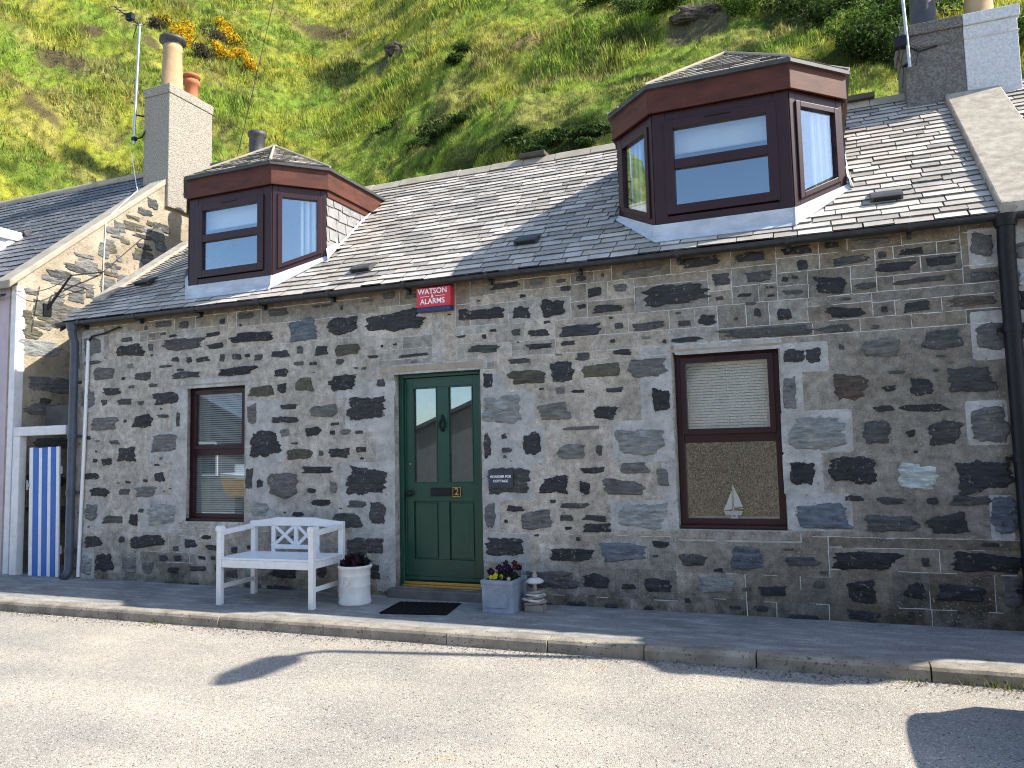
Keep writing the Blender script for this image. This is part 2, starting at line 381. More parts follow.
STONES = """-4087,2822,752,231,k -4474,1164,519,334,k -31,1551,484,313,l -2871,1848,476,314,l -2882,1154,483,300,d -5799,1577,446,303,k -7288,793,487,271,l -1543,1513,459,286,l -1543,835,489,264,l -7299,1622,506,232,g -47,842,455,257,b -5550,1131,422,272,g -4462,1935,511,223,k -1210,2832,609,184,k -5285,2820,432,242,b 1131,1185,380,271,k -8263,1890,482,208,g -2458,228,551,175,d -5982,2801,606,152,k -6995,2794,605,149,d -7495,469,586,152,k -1743,501,481,185,b -8488,2871,341,259,g -2894,518,425,202,k 224,1215,361,227,k 1096,1926,400,202,d 1109,501,527,153,k -4744,2218,422,180,k 1228,1566,250,303,g -4754,2848,400,189,k 259,498,483,150,k 217,1898,302,238,n -7855,2774,454,158,k 688,1166,308,231,L -436,2419,775,92,d -2583,778,397,176,g -1441,2182,359,193,g -4690,743,389,176,d -8534,2212,272,251,g 925,259,389,173,k -8205,195,287,228,k -6191,2428,612,106,k 898,795,312,204,k -673,483,281,226,b 451,789,398,159,d -4599,473,321,197,d -8283,2516,418,150,g -1726,1094,438,141,g -2642,2159,396,152,o -2362,1816,344,174,g -7252,2163,409,146,k -7615,1898,347,170,k -1890,2168,389,151,o 1269,864,189,311,b -2377,1110,301,192,k -4996,1920,379,150,g -7860,1502,337,167,k -7800,185,315,178,g -5851,867,305,175,l -2229,470,407,130,k -925,236,326,161,l 239,243,258,199,k -2066,2577,414,124,K -8489,162,183,280,l 890,1509,265,192,d 488,2221,294,172,g -163,1206,201,248,k -8436,806,233,214,g -2282,2189,245,203,k -2198,1427,318,156,g -5830,2174,368,133,o -4331,833,183,260,d 928,2250,284,167,d -4407,233,286,166,k -1347,1886,175,266,k -3040,2813,379,122,k 117,2782,280,163,k -7533,1062,358,127,g -4702,2576,340,134,o -2596,1507,205,222,k 1265,2255,201,225,g -2353,2817,268,166,k 409,1528,233,188,d -5230,2221,277,157,o -4360,494,212,204,d -8314,1059,338,124,k -5309,1463,349,119,o -4571,73,259,160,d -8407,449,298,138,k -6936,2428,465,88,d -8063,724,340,120,d -1997,224,256,153,k -5085,1286,456,85,k -237,1884,133,282,g -5495,171,390,96,k -947,3103,374,99,k -5967,1934,151,240,g 1254,2991,169,207,g 1286,276,134,259,g -4790,1468,272,121,k -1864,1780,271,121,k -8123,2287,353,92,k -1441,223,266,120,k -5520,1842,410,78,k 224,2541,335,93,k 1428,348,141,220,k 1171,2545,345,89,n -3093,2465,373,82,d -1615,1261,289,104,g -7611,2453,295,102,d -6001,1210,96,309,d -3053,830,119,249,g 1474,1306,156,188,d -5621,3051,305,95,d 1438,590,155,184,d -221,472,331,86,d 1524,2513,170,162,k 757,1892,174,159,k -1130,459,265,103,d 1473,1574,143,188,k -506,3095,303,87,k -1807,2753,300,87,k 210,54,295,89,k 280,2976,310,84,d -6849,463,205,127,k -1983,720,261,99,k -445,2924,244,105,d -1435,2560,297,85,d -460,221,260,96,k 1039,977,287,86,d -7488,173,184,133,g -5581,2,305,79,k 634,2883,315,76,k 1494,2063,144,165,k -7332,1231,178,133,k -8454,1240,261,90,k -1489,3087,438,54,g 1458,1060,155,151,k -5141,1701,230,102,k 1515,2287,157,148,d 1455,834,155,149,g -5024,2577,186,121,k -5935,13,225,100,d -190,2199,167,132,k -2672,2790,185,120,k 470,3113,308,71,g -4562,922,253,87,d -2842,3077,314,69,k 772,1714,332,65,k 1531,2908,132,164,g 1490,1823,143,149,g -6221,144,208,103,d -1348,1179,121,174,g -7736,716,158,133,k -7307,3060,249,83,d 619,263,152,136,k -5903,236,247,84,g -8191,1427,197,104,k -5578,2583,260,77,k -7910,2150,243,82,d 953,2899,235,85,k 765,2540,238,82,k -126,3108,259,75,k 142,2404,272,71,d -3049,2159,112,171,k -34,2192,129,148,k -3302,2828,142,132,k -3068,1512,80,235,k -5031,938,259,72,k -8498,2670,341,54,d 811,2752,392,47,d -6728,183,241,76,k -766,2930,140,128,d -2190,917,287,62,d -5564,2368,195,92,k -6980,3030,191,92,d -6505,2741,261,67,k -6045,3060,266,65,d -7094,148,238,73,k -4879,1104,112,155,g -2505,2578,209,82,k -5028,206,125,134,k -2080,1084,133,123,k 1233,2738,211,76,d 1498,2705,119,134,L -2521,2449,288,54,k -906,2573,165,94,k -7883,1053,170,87,d -5454,1987,250,59,k -3887,2453,441,33,k -2702,2322,262,55,d -249,2565,119,121,k -2004,1246,254,56,k -2090,1646,363,39,g -1095,2408,286,49,k -5549,2193,133,105,k 475,973,208,65,d -1930,2928,143,94,k -6517,425,190,70,k -2050,2319,172,75,d -2001,808,230,56,k -6536,2881,216,59,k -7907,2920,196,64,d -4167,3110,166,74,d -7254,283,166,74,k -1672,2944,143,84,g -7054,1913,60,195,d -6693,2595,206,57,k -6185,2587,147,78,k -4277,2187,107,106,d -245,13,272,41,k -5513,1701,132,84,g 758,2995,189,58,k -6768,-4,202,54,k -2511,3083,162,67,g -7023,290,148,73,k -1766,1986,209,52,k 402,2751,159,67,d -82,2977,109,98,k -1689,2334,190,56,k -5341,811,206,51,k -7501,2795,101,103,d -3903,3075,197,50,d -5013,3076,295,34,d -8067,1658,196,50,d -7288,1953,206,47,d 475,1719,170,57,k -2796,887,173,55,k -7166,-6,149,63,k -4722,1691,148,64,g -1107,2559,148,64,d -176,2754,197,48,d -1389,584,156,58,k -5874,2564,124,73,d -2275,808,144,63,d -5311,2612,92,98,d -2189,17,189,47,k -2742,2607,117,76,d -5848,1146,100,86,k -2506,-9,176,49,k -6611,539,158,53,k -2206,2457,156,53,k -8252,2159,110,75,d -6402,2593,86,95,d -1936,1437,75,108,d -7110,2622,128,61,k -7916,480,102,75,k 164,3121,126,61,k -4520,1495,137,56,k -1707,201,157,48,k 212,994,146,50,k -2861,1459,119,61,d -7462,2331,144,50,d -6901,2601,90,78,k -7062,401,104,66,d -7262,2550,191,35,d -4787,2444,112,59,d -6675,304,138,48,k -1865,14,128,52,k -5317,2459,157,42,d -5155,1066,114,56,k -2055,3066,116,53,k 704,489,77,79,k -88,286,92,64,d -558,67,121,48,k -1703,2585,89,63,d 524,1885,109,51,k -4370,2469,156,35,k -7646,2124,95,57,d -7613,830,94,57,d 1159,637,124,43,k 662,1513,84,62,k -471,2599,60,79,k -2059,2798,106,45,k -7492,2941,126,37,g -7157,2909,138,34,k -5136,2447,103,43,k -5031,1469,58,77,d -2118,1993,135,33,k -1524,17,88,49,k -6501,309,85,49,k 535,2995,70,57,d -563,2765,123,33,k 590,2013,136,30,d -4432,3078,170,22,d -2261,3068,99,38,d -7035,2492,121,31,k -4883,1683,75,49,k -7589,3041,64,57,d 528,2538,61,58,k -2887,1590,62,56,k -782,63,103,32,k -3080,2592,53,56,k -786,2755,64,44,d 443,2396,74,38,d -229,2868,63,44,k -2253,713,77,35,k 575,81,54,49,k -1771,2448,67,39,k 240,2653,95,26,d -5378,1582,99,24,d 184,2248,48,50,d -2983,2641,74,32,k -4486,2357,73,29,d -7901,1914,55,37,k -146,2877,55,36,k -4759,3034,38,52,k -4517,1402,72,26,k -2166,613,47,39,k -2886,770,41,41,k -6136,2954,40,39,k -361,2811,80,19,k -1844,3081,38,41,d -1289,2406,44,34,k -4098,2583,54,26,k -1445,480,53,25,k -2886,1388,41,32,d 867,2014,44,26,d -651,2561,33,33,d 1051,3028,49,21,k -4261,2578,36,28,k -1777,2665,47,20,k -3131,2953,43,18,k"""
LIME = """-111,2185,381,256 -226,1892,184,341 -46,1550,555,360 -170,1197,315,351 -58,881,504,314 -1380,2036,292,684 -1520,1508,570,381 -1298,1145,125,338 -1536,837,621,277 -4232,1096,227,2110 -4419,1856,602,359 -4455,1139,661,448 -4385,710,508,411 -2984,2113,236,228 -2830,1844,549,352 -2786,1487,649,358 -2857,1145,525,347 -3039,826,181,290 -2888,517,491,276 -7025,1496,230,1547 -5776,1908,541,336 -5781,1561,525,356 -5834,1212,415,499 -5811,864,344,242 -7297,801,655,433 1255,2965,198,321 1243,2265,223,387 1195,1583,283,350 1247,850,159,343 -8475,2882,384,408 -8511,2156,261,214 -8405,772,375,366 -8486,162,239,412 -7236,1583,500,355 -4472,2123,743,170 -745,2325,914,106 -6504,2313,1037,105 -3613,2315,1123,103 -723,670,1035,102"""
# ------------------------------------------------------------------ generic builders
def slate_plane(mb, O, U, V, rng, vmax, gauge=.105, wid=(.18, .34), mi=0, lift=.022, th=.013, skip=None, tone=.36, over=2.15, seed=1):
    rnd = random.Random(seed)
    O, U, V = Vector(O), Vector(U).normalized(), Vector(V).normalized(); Nn = U.cross(V).normalized()
    v = 0; k = 0
    while v < vmax:
        u0, u1 = rng(v + gauge * .35)
        u = u0 - rnd.uniform(0, .15)
        while u < u1:
            wd = rnd.uniform(*wid); a, b = max(u, u0), min(u + wd, u1); u += wd + .003
            if b - a < .02: continue
            if skip and skip(O + U * ((a + b) / 2) + V * (v + gauge * .5)): continue
            g = rnd.uniform(1 - tone, 1 + tone); wm = rnd.uniform(-.03, .03)
            c = (g * (1 + wm), g, g * (1 - wm))
            vt, vh = v + rnd.uniform(-.011, .009) + .006 * math.sin(u * 1.7 + v * 3) - (.03 if rnd.random() < .012 else 0), min(v + gauge * over, vmax + gauge * .3)
            l0 = lift + rnd.uniform(-.003, .005); rot = rnd.uniform(-.004, .004) if rnd.random() > .03 else rnd.uniform(-.02, .02)
            P = lambda uu, vv, h: O + U * uu + V * vv + Nn * h
            j = lambda: rnd.uniform(-.004, .004)
            a2, b2 = a + .003, b - .003
            bot = [P(a2 + j(), vt - rot + j(), l0 - th), P(b2 + j(), vt + rot + j(), l0 - th), P(b2, vh, -.003 - th), P(a2, vh, -.003 - th)]
            top = [P(a2 + j(), vt - rot + j(), l0), P(b2 + j(), vt + rot + j(), l0), P(b2, vh, -.003), P(a2, vh, -.003)]
            # chipped lower corners now and then
            mb.add(bot + top, [(4, 5, 6, 7)], mi, c); mb.add(bot + top, [(0, 1, 5, 4), (1, 2, 6, 5), (3, 0, 4, 7), (0, 3, 2, 1)], mi, tuple(q * .28 for q in c))  # edge and under faces darkened to paint in shadow lines between courses
        v += gauge; k += 1

TONES = {'k': (.029, .030, .033), 'K': (.034, .038, .044), 'd': (.060, .061, .061), 'g': (.122, .122, .118), 'o': (.075, .070, .050), 'l': (.20, .21, .205), 'L': (.33, .36, .35), 'b': (.095, .112, .135), 'n': (.075, .058, .048)}
def stone_patch(mb, cx, cz, w, h, tone, fn, mi=0, rnd=random, relief=.012):
    """an irregular rubble face; fn(u, v, d) maps wall coordinates + outward distance to 3D"""
    tc = TONES[tone]; g = rnd.uniform(.8, 1.25); c = tuple(v * g for v in tc)
    n = max(20, min(84, int(70 * (w + h)) + 18))
    e = rnd.uniform(2.4, 4.2); sd = rnd.uniform(0, 100); tilt = rnd.uniform(-.09, .09)
    cor = []
    for q in range(4):
        a_ = math.pi / 4 + q * math.pi / 2 + rnd.uniform(-.24, .24); r_ = rnd.uniform(1.02, 1.38); cor.append((r_ * math.cos(a_), r_ * math.sin(a_)))
        if rnd.random() < .55:
            a_ = math.pi / 2 * (q + 1) + rnd.uniform(-.3, .3); r_ = rnd.uniform(.86, 1.12); cor.append((r_ * math.cos(a_), r_ * math.sin(a_)))
    nc = len(cor)
    def polyr(th):
        c_, s_ = math.cos(th), math.sin(th); best = 9
        for q in range(nc):
            (x1, y1), (x2, y2) = cor[q], cor[(q + 1) % nc]; dx, dy = x2 - x1, y2 - y1; den = c_ * dy - s_ * dx
            if abs(den) < 1e-6: continue
            t_ = (x1 * dy - y1 * dx) / den; u_ = (x1 * s_ - y1 * c_) / den
            if t_ > 0 and -.001 <= u_ <= 1.001: best = min(best, t_)
        return min(best, 1.25) if best < 9 else .9
    rings = [(1.0, -.004), (.965, .35), (.86, .8), (.5, 1.0)]
    amp = .16 if tone in 'kdKn' else .11
    pts = []
    for q, dd in rings:
        for i in range(n):
            th = 2 * math.pi * i / n
            cs, sn = math.cos(th), math.sin(th)
            rr = polyr(th)
            nv = mnoise.noise(Vector((cs * 1.7 + sd, sn * 1.7, 0))) * amp * 1.5 + mnoise.noise(Vector((cs * 5 + sd, sn * 5, 3))) * amp * .8 + rnd.uniform(-.5, .5) * amp * .8
            rr *= (1 + nv * (1 if q > .8 else .4))
            u, v = cs * rr * w / 2 * q, sn * rr * h / 2 * q
            # flaking beds: the outline steps more at the short ends
            u += w * .05 * mnoise.noise(Vector((v * 40, sd, 1))) * q
            v += u * tilt * .4
            d = (dd * relief + relief * .9 * mnoise.noise(Vector(((cx + u) * 9, (cz + v) * 26, sd)))) if dd > 0 else -.004
            pts.append(fn(cx + u, cz + v, d))
    pts.append(fn(cx, cz, relief * 1.1))
    fs = []
    for r in range(len(rings) - 1):
        for i in range(n):
            fs.append((r * n + i, r * n + (i + 1) % n, (r + 1) * n + (i + 1) % n, (r + 1) * n + i))
    o = (len(rings) - 1) * n
    fs += [(o + i, o + (i + 1) % n, len(pts) - 1) for i in range(n)]
    mb.add(pts, fs, mi, c)

def blot(mb, cx, cz, w, h, fn, d, mi, rnd, rough=.06, n=36, e=6):
    pts = []; sd = rnd.uniform(0, 99)
    for i in range(n):
        th = 2 * math.pi * i / n; cs, sn = math.cos(th), math.sin(th)
        rr = (abs(cs) ** e + abs(sn) ** e) ** (-1 / e) * (1 + rough * 2 * mnoise.noise(Vector((cs * 3 + sd, sn * 3, 0))) + rnd.uniform(-rough, rough) * .3)
        pts.append(fn(cx + cs * rr * w / 2, cz + sn * rr * h / 2, d))
    mb.add(pts, [tuple(range(n))], mi)

def ribbon(mb, a, b, fn, w, d, mi, rnd, drop=0.0):
    """a thin wavering pointing line from a to b (wall coordinates)"""
    L = math.hypot(b[0] - a[0], b[1] - a[1]); n = max(2, int(L / .05)); hor = abs(b[0] - a[0]) > abs(b[1] - a[1])
    sd = rnd.uniform(0, 99); prev = None
    for i in range(n + 1):
        s = i / n; x = a[0] + (b[0] - a[0]) * s; z = a[1] + (b[1] - a[1]) * s
        j = .006 * mnoise.noise(Vector((s * L * 4, sd, 0))); ww = w * (1 + .5 * mnoise.noise(Vector((s * L * 14, sd, 5))))
        cur = ((x, z + j - ww / 2), (x, z + j + ww / 2)) if hor else ((x + j - ww / 2, z), (x + j + ww / 2, z))
        if prev and rnd.random() > drop:
            mb.add([fn(*prev[0], d), fn(*cur[0], d), fn(*cur[1], d), fn(*prev[1], d)], [(0, 1, 2, 3)], mi)
        prev = cur

LEAVES = []
def block_lines(rect, items, rnd, out, depth=0):
    """cut a wall rectangle into the ruled blocks that frame the stones"""
    x0, x1, z0, z1 = rect; W, H = x1 - x0, z1 - z0
    ins = [s for s in items if s[0] - s[2] / 2 < x1 and s[0] + s[2] / 2 > x0 and s[1] - s[3] / 2 < z1 and s[1] + s[3] / 2 > z0]
    if depth > 14 or (len(ins) <= 1 and W < .62 and H < .32) or W < .14 or H < .09: LEAVES.append(rect); return
    best = None
    for ax in (0, 1):
        lo, hi = (x0, x1) if ax == 0 else (z0, z1)
        cand = []
        iv = sorted((s[ax] - s[2 + ax] * .46, s[ax] + s[2 + ax] * .46) for s in ins)
        cur = lo
        for a, b in iv:
            if a > cur: cand.append((cur, a))
            cur = max(cur, b)
        if cur < hi: cand.append((cur, hi))
        for a, b in cand:
            c = (a + b) / 2
            if b - a > (.5 if ax == 0 else .22): c = rnd.uniform(a + (b - a) * .3, b - (b - a) * .3)
            if a == lo: c = a + (b - a) * .85
            if b == hi: c = b - (b - a) * .85
            if a == lo and b == hi: c = (a + b) / 2
            m = min(c - lo, hi - c)
            if m < (.12 if ax == 0 else .07): continue
            sc = m / (hi - lo) + min(b - a, .1) * 1.5 + (.35 if (ax == 1) == (W > H * 2.0) else 0)
            if best is None or sc > best[0]: best = (sc, ax, c)
    if not best: LEAVES.append(rect); return
    _, ax, c = best
    if ax == 0:
        out.append(((c, z0), (c, z1))); block_lines((x0, c, z0, z1), items, rnd, out, depth + 1); block_lines((c, x1, z0, z1), items, rnd, out, depth + 1)
    else:
        out.append(((x0, c), (x1, c))); block_lines((x0, x1, z0, c), items, rnd, out, depth + 1); block_lines((x0, x1, c, z1), items, rnd, out, depth + 1)

def in_rect(x, z, r): return r[0] < x < r[1] and r[2] < z < r[3]

# ------------------------------------------------------------------ the cottage
XL, XR = -8.86, 1.44
EAVE, PITCH, RIDGE_Y = 3.28, .863, 2.23
roofz = lambda y: EAVE + PITCH * y
RIDGE_Z = roofz(RIDGE_Y)
W1 = (-6.955, -6.068, .715, 2.285); W2 = (-1.222, -.316, .722, 2.298); DR = (-4.118, -3.132, .09, 2.285)
cottage = thing('stone_cottage', 'grey rubble stone cottage with white ruled pointing, green door and two maroon dormers', 'cottage', (-3.7, 2.2, 0))

OPEN = [W1, DR, W2]
front = lambda u, v, d: (u, -d, v)
def facade():
    mb = MB(); T = .42
    cuts = [XL, W1[0], W1[1], DR[0], DR[1], W2[0], W2[1], XR]
    top = 3.245
    for i in range(7):
        a, b = cuts[i], cuts[i + 1]
        op = {1: W1, 3: DR, 5: W2}.get(i)
        if not op: mb.box(a, b, 0, T, -.15, top, 0)
        else:
            mb.box(a, b, 0, T, -.15, op[2], 0); mb.box(a, b, 0, T, op[3], top, 0)
    # gables and back
    for x0, x1 in ((XL, XL + .4), (XR - .3, XR)):
        mb.prism([(.42, -.15), (4.46, -.15), (4.46, 3.2), (2.23, 4.88), (.42, 3.42)], lambda u, v, d: (d, u, v), x0, x1, 0)
    mb.box(XL + .4, XR - .3, 4.06, 4.46, -.15, 3.2, 0)
    rnd = random.Random(11)
    st = [tuple(float(v) / 1000 for v in s.split(',')[:4]) + (s.split(',')[4],) for s in STONES.split()]
    for s in LIME.split():
        x, z, ww, hh = [float(v) / 1000 for v in s.split(',')]
        blot(mb, x, z, ww, hh, front, .0015 + rnd.uniform(0, .0006), 2, rnd, .012, n=60, e=60)
    own = [s for s in st if s[0] + s[2] / 2 < XR + .02]
    placed = list(own)
    for s in own:
        x, z, ww, hh, tn = s
        if any(x + ww * .45 > o[0] and x - ww * .45 < o[1] and z + hh * .45 > o[2] and z - hh * .45 < o[3] for o in OPEN):
            o = min(OPEN, key=lambda q: abs((q[0] + q[1]) / 2 - x))
            if x < o[0]: r = o[0] - .012; l = x - ww / 2; x, ww = (l + r) / 2, r - l
            elif x > o[1]: l = o[1] + .012; r = x + ww / 2; x, ww = (l + r) / 2, r - l
            elif z < o[2]: t_ = o[2] - .02; b_ = z - hh / 2; z, hh = (t_ + b_) / 2, t_ - b_
            else: continue
        if ww < .02 or hh < .015: continue
        stone_patch(mb, x, z, ww, hh, tn, front, 1, rnd, .008 + .012 * min(1, ww * hh / .06))
    # small pinning stones between the large ones
    tries = 0; extra = 0
    while tries < 4000 and extra < 80:
        tries += 1
        x, z = rnd.uniform(XL + .1, XR - .1), rnd.uniform(.05, 3.12)
        ww = rnd.uniform(.03, .12); hh = ww * rnd.uniform(.25, .7)
        if any(in_rect(x, z, (o[0] - .15, o[1] + .15, o[2] - .1, o[3] + .1)) for o in OPEN): continue
        if any(abs(x - s[0]) < (ww + s[2]) / 2 + .03 and abs(z - s[1]) < (hh + s[3]) / 2 + .03 for s in placed): continue
        placed.append((x, z, ww, hh, 'k')); extra += 1
        stone_patch(mb, x, z, ww, hh, rnd.choice('kkddg'), front, 1, rnd, .007)
    # white ruled ribbon lines
    L = []
    rects = [(o[0], o[1], o[2], o[3]) for o in OPEN]
    items = [s[:4] for s in own] + [((r[0] + r[1]) / 2, (r[2] + r[3]) / 2, r[1] - r[0] + .1, r[3] - r[2] + .1) for r in rects]
    for a, b in ((XL + .02, -4.3), (-4.3, -2.95), (-2.95, XR - .02)):
        block_lines((a, b, .0, 3.2), items, rnd, L)
    for x0, x1, z0, z1 in LEAVES:
        if any(x0 < o[1] + .01 and x1 > o[0] - .01 and z0 < o[3] + .01 and z1 > o[2] - .01 for o in OPEN): continue
        g_ = rnd.uniform(.74, 1.18); w_ = rnd.uniform(-.05, .07); nb_ = len(mb.f)
        blot(mb, (x0 + x1) / 2, (z0 + z1) / 2, x1 - x0 - .006, z1 - z0 - .006, front, .0008, 0, rnd, .006, n=48, e=60)
        mb.c[-1] = (g_ * (1 + w_), g_, g_ * (1 - w_))
    def lineclear(x, z): return not any(in_rect(x, z, (o[0] - .06, o[1] + .06, o[2] - .03, o[3] + .05)) for o in OPEN)
    for a, b in L:
        n = max(1, int(max(abs(b[0] - a[0]), abs(b[1] - a[1])) / .1))
        for i in range(n):
            p = (a[0] + (b[0] - a[0]) * i / n, a[1] + (b[1] - a[1]) * i / n); q = (a[0] + (b[0] - a[0]) * (i + 1) / n, a[1] + (b[1] - a[1]) * (i + 1) / n)
            mx, mz = (p[0] + q[0]) / 2, (p[1] + q[1]) / 2
            if not lineclear(mx, mz): continue
            if any(abs(mx - s[0]) < s[2] * .46 and abs(mz - s[1]) < s[3] * .46 for s in own): continue
            worn = .9 * (mz < .62 and mx < -3.2) + .03 + .28 * (mx < -1.6) * (mz < 2.3) + .45 * (mz < .6) + .12 * (mx < -4)
            worn *= .5 + 1.2 * (mnoise.noise(Vector((mx * .8, mz * 1.2, 7))) + .5)
            if rnd.random() < worn: continue
            ribbon(mb, p, q, front, rnd.uniform(.0045, .0075), .0035, 3, rnd)
    return mb.build('wall', ['mortar', 'stone', 'lime', 'line'], cottage)
wall = facade()
# stone sills and lintels belong to the openings
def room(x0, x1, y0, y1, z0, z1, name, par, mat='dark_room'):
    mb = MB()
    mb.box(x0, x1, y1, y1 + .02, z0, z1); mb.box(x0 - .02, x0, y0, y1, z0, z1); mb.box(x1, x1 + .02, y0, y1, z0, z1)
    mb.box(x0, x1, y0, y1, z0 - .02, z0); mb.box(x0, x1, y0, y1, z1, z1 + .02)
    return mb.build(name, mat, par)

def ground_window(r, name='window'):
    x0, x1, z0, z1 = r; y = .085
    mb = MB(); f = .062
    mb.box(x0 + .003, x0 + f, y, y + .07, z0 + .003, z1 - .003); mb.box(x1 - f, x1 - .003, y, y + .07, z0 + .003, z1 - .003)
    mb.box(x0 + f, x1 - f, y, y + .07, z1 - .07, z1 - .003); mb.box(x0 + f, x1 - f, y, y + .07, z0 + .003, z0 + .085)
    zm = z0 + .80 * (z1 - z0) / 1.57
    mb.box(x0 + f, x1 - f, y + .005, y + .07, zm - .045, zm + .06)
    # opening upper sash, proud of the frame
    sx0, sx1, sz0, sz1 = x0 + f - .012, x1 - f + .012, zm + .03, z1 - .045
    for b in ((sx0, sx0 + .05, sz0, sz1), (sx1 - .05, sx1, sz0, sz1), (sx0 + .05, sx1 - .05, sz0, sz0 + .05), (sx0 + .05, sx1 - .05, sz1 - .055, sz1)):
        mb.box(b[0], b[1], y - .022, y + .03, b[2], b[3])
    mb.box((x0 + x1) / 2 - .11, (x0 + x1) / 2 + .11, y - .034, y - .022, sz1 - .034, sz1 - .024)   # trickle vent
    # projecting bottom cill of the frame
    mb.box(x0 + .003, x1 - .003, y - .05, y + .02, z0 + .002, z0 + .032)
    win = mb.build(name, 'maroon', cottage, bevel=.004)
    for a, b, c, d, yy in ((sx0 + .05, sx1 - .05, sz0 + .05, sz1 - .055, y + .004), (x0 + f, x1 - f, z0 + .085, zm - .045, y + .03)):
        g = MB(); g.box(a - .004, b + .004, yy, yy + .006, c - .004, d + .004); g.build('pane', 'glass', win)
    s = MB(); s.box(x0 - .08, x1 + .10, -.006, .10, z0 - .09, z0 - .002); s.build('sill', 'mortar', win, bevel=.012)
    l = MB(); l.box(x0 - .05, x1 + .05, -.003, .06, z1 + .002, z1 + .028); l.build('lintel', 'lintel', win, bevel=.006)
    return win
win1 = ground_window(W1); win2 = ground_window(W2)
for r in (W1, W2): room(r[0] - .25, r[1] + .25, .43, 2.2, r[2] - .2, r[3] + .1, 'room_lining', cottage)

def blind(r, label, z0, z1, pitchd, y, matn='blind'):
    b = thing('window_blind', label, 'blind', ((r[0] + r[1]) / 2, y, z0), 'venetian blinds inside the ground floor windows')
    mb = MB(); n = int((z1 - z0) / .025)
    for i in range(n):
        z = z0 + (i + .5) * (z1 - z0) / n
        T = Matrix.Translation((0, y, z)) @ Matrix.Rotation(R(pitchd), 4, 'X')
        mb.box(r[0] + .06, r[1] - .06, -.0125, .0125, -.0006, .0006, T=T)
    mb.build('slats', matn, b)
    h = MB(); h.box(r[0] + .055, r[1] - .055, y - .02, y + .02, z1, z1 + .03); h.build('headrail', matn, b); h = MB(); h.box(r[0] + .06, r[1] - .06, y - .013, y + .013, z0 - .015, z0 - .002); h.build('bottom_rail', matn, b)
    c = MB()
    for f in (.14, .5, .86):
        x = r[0] + (r[1] - r[0]) * f; c.tube([(x, y - .015, z0), (x, y - .015, z1)], .0015, 5)
    c.build('cord', matn, b)
    return b
blind(W1, 'half open white venetian blind in the window behind the bench', W1[2] + .08, W1[3] - .1, 40, .140)
blind(W2, 'closed white venetian blind above the model sailing boat', W2[2] + .78, W2[3] - .1, 66, .150)

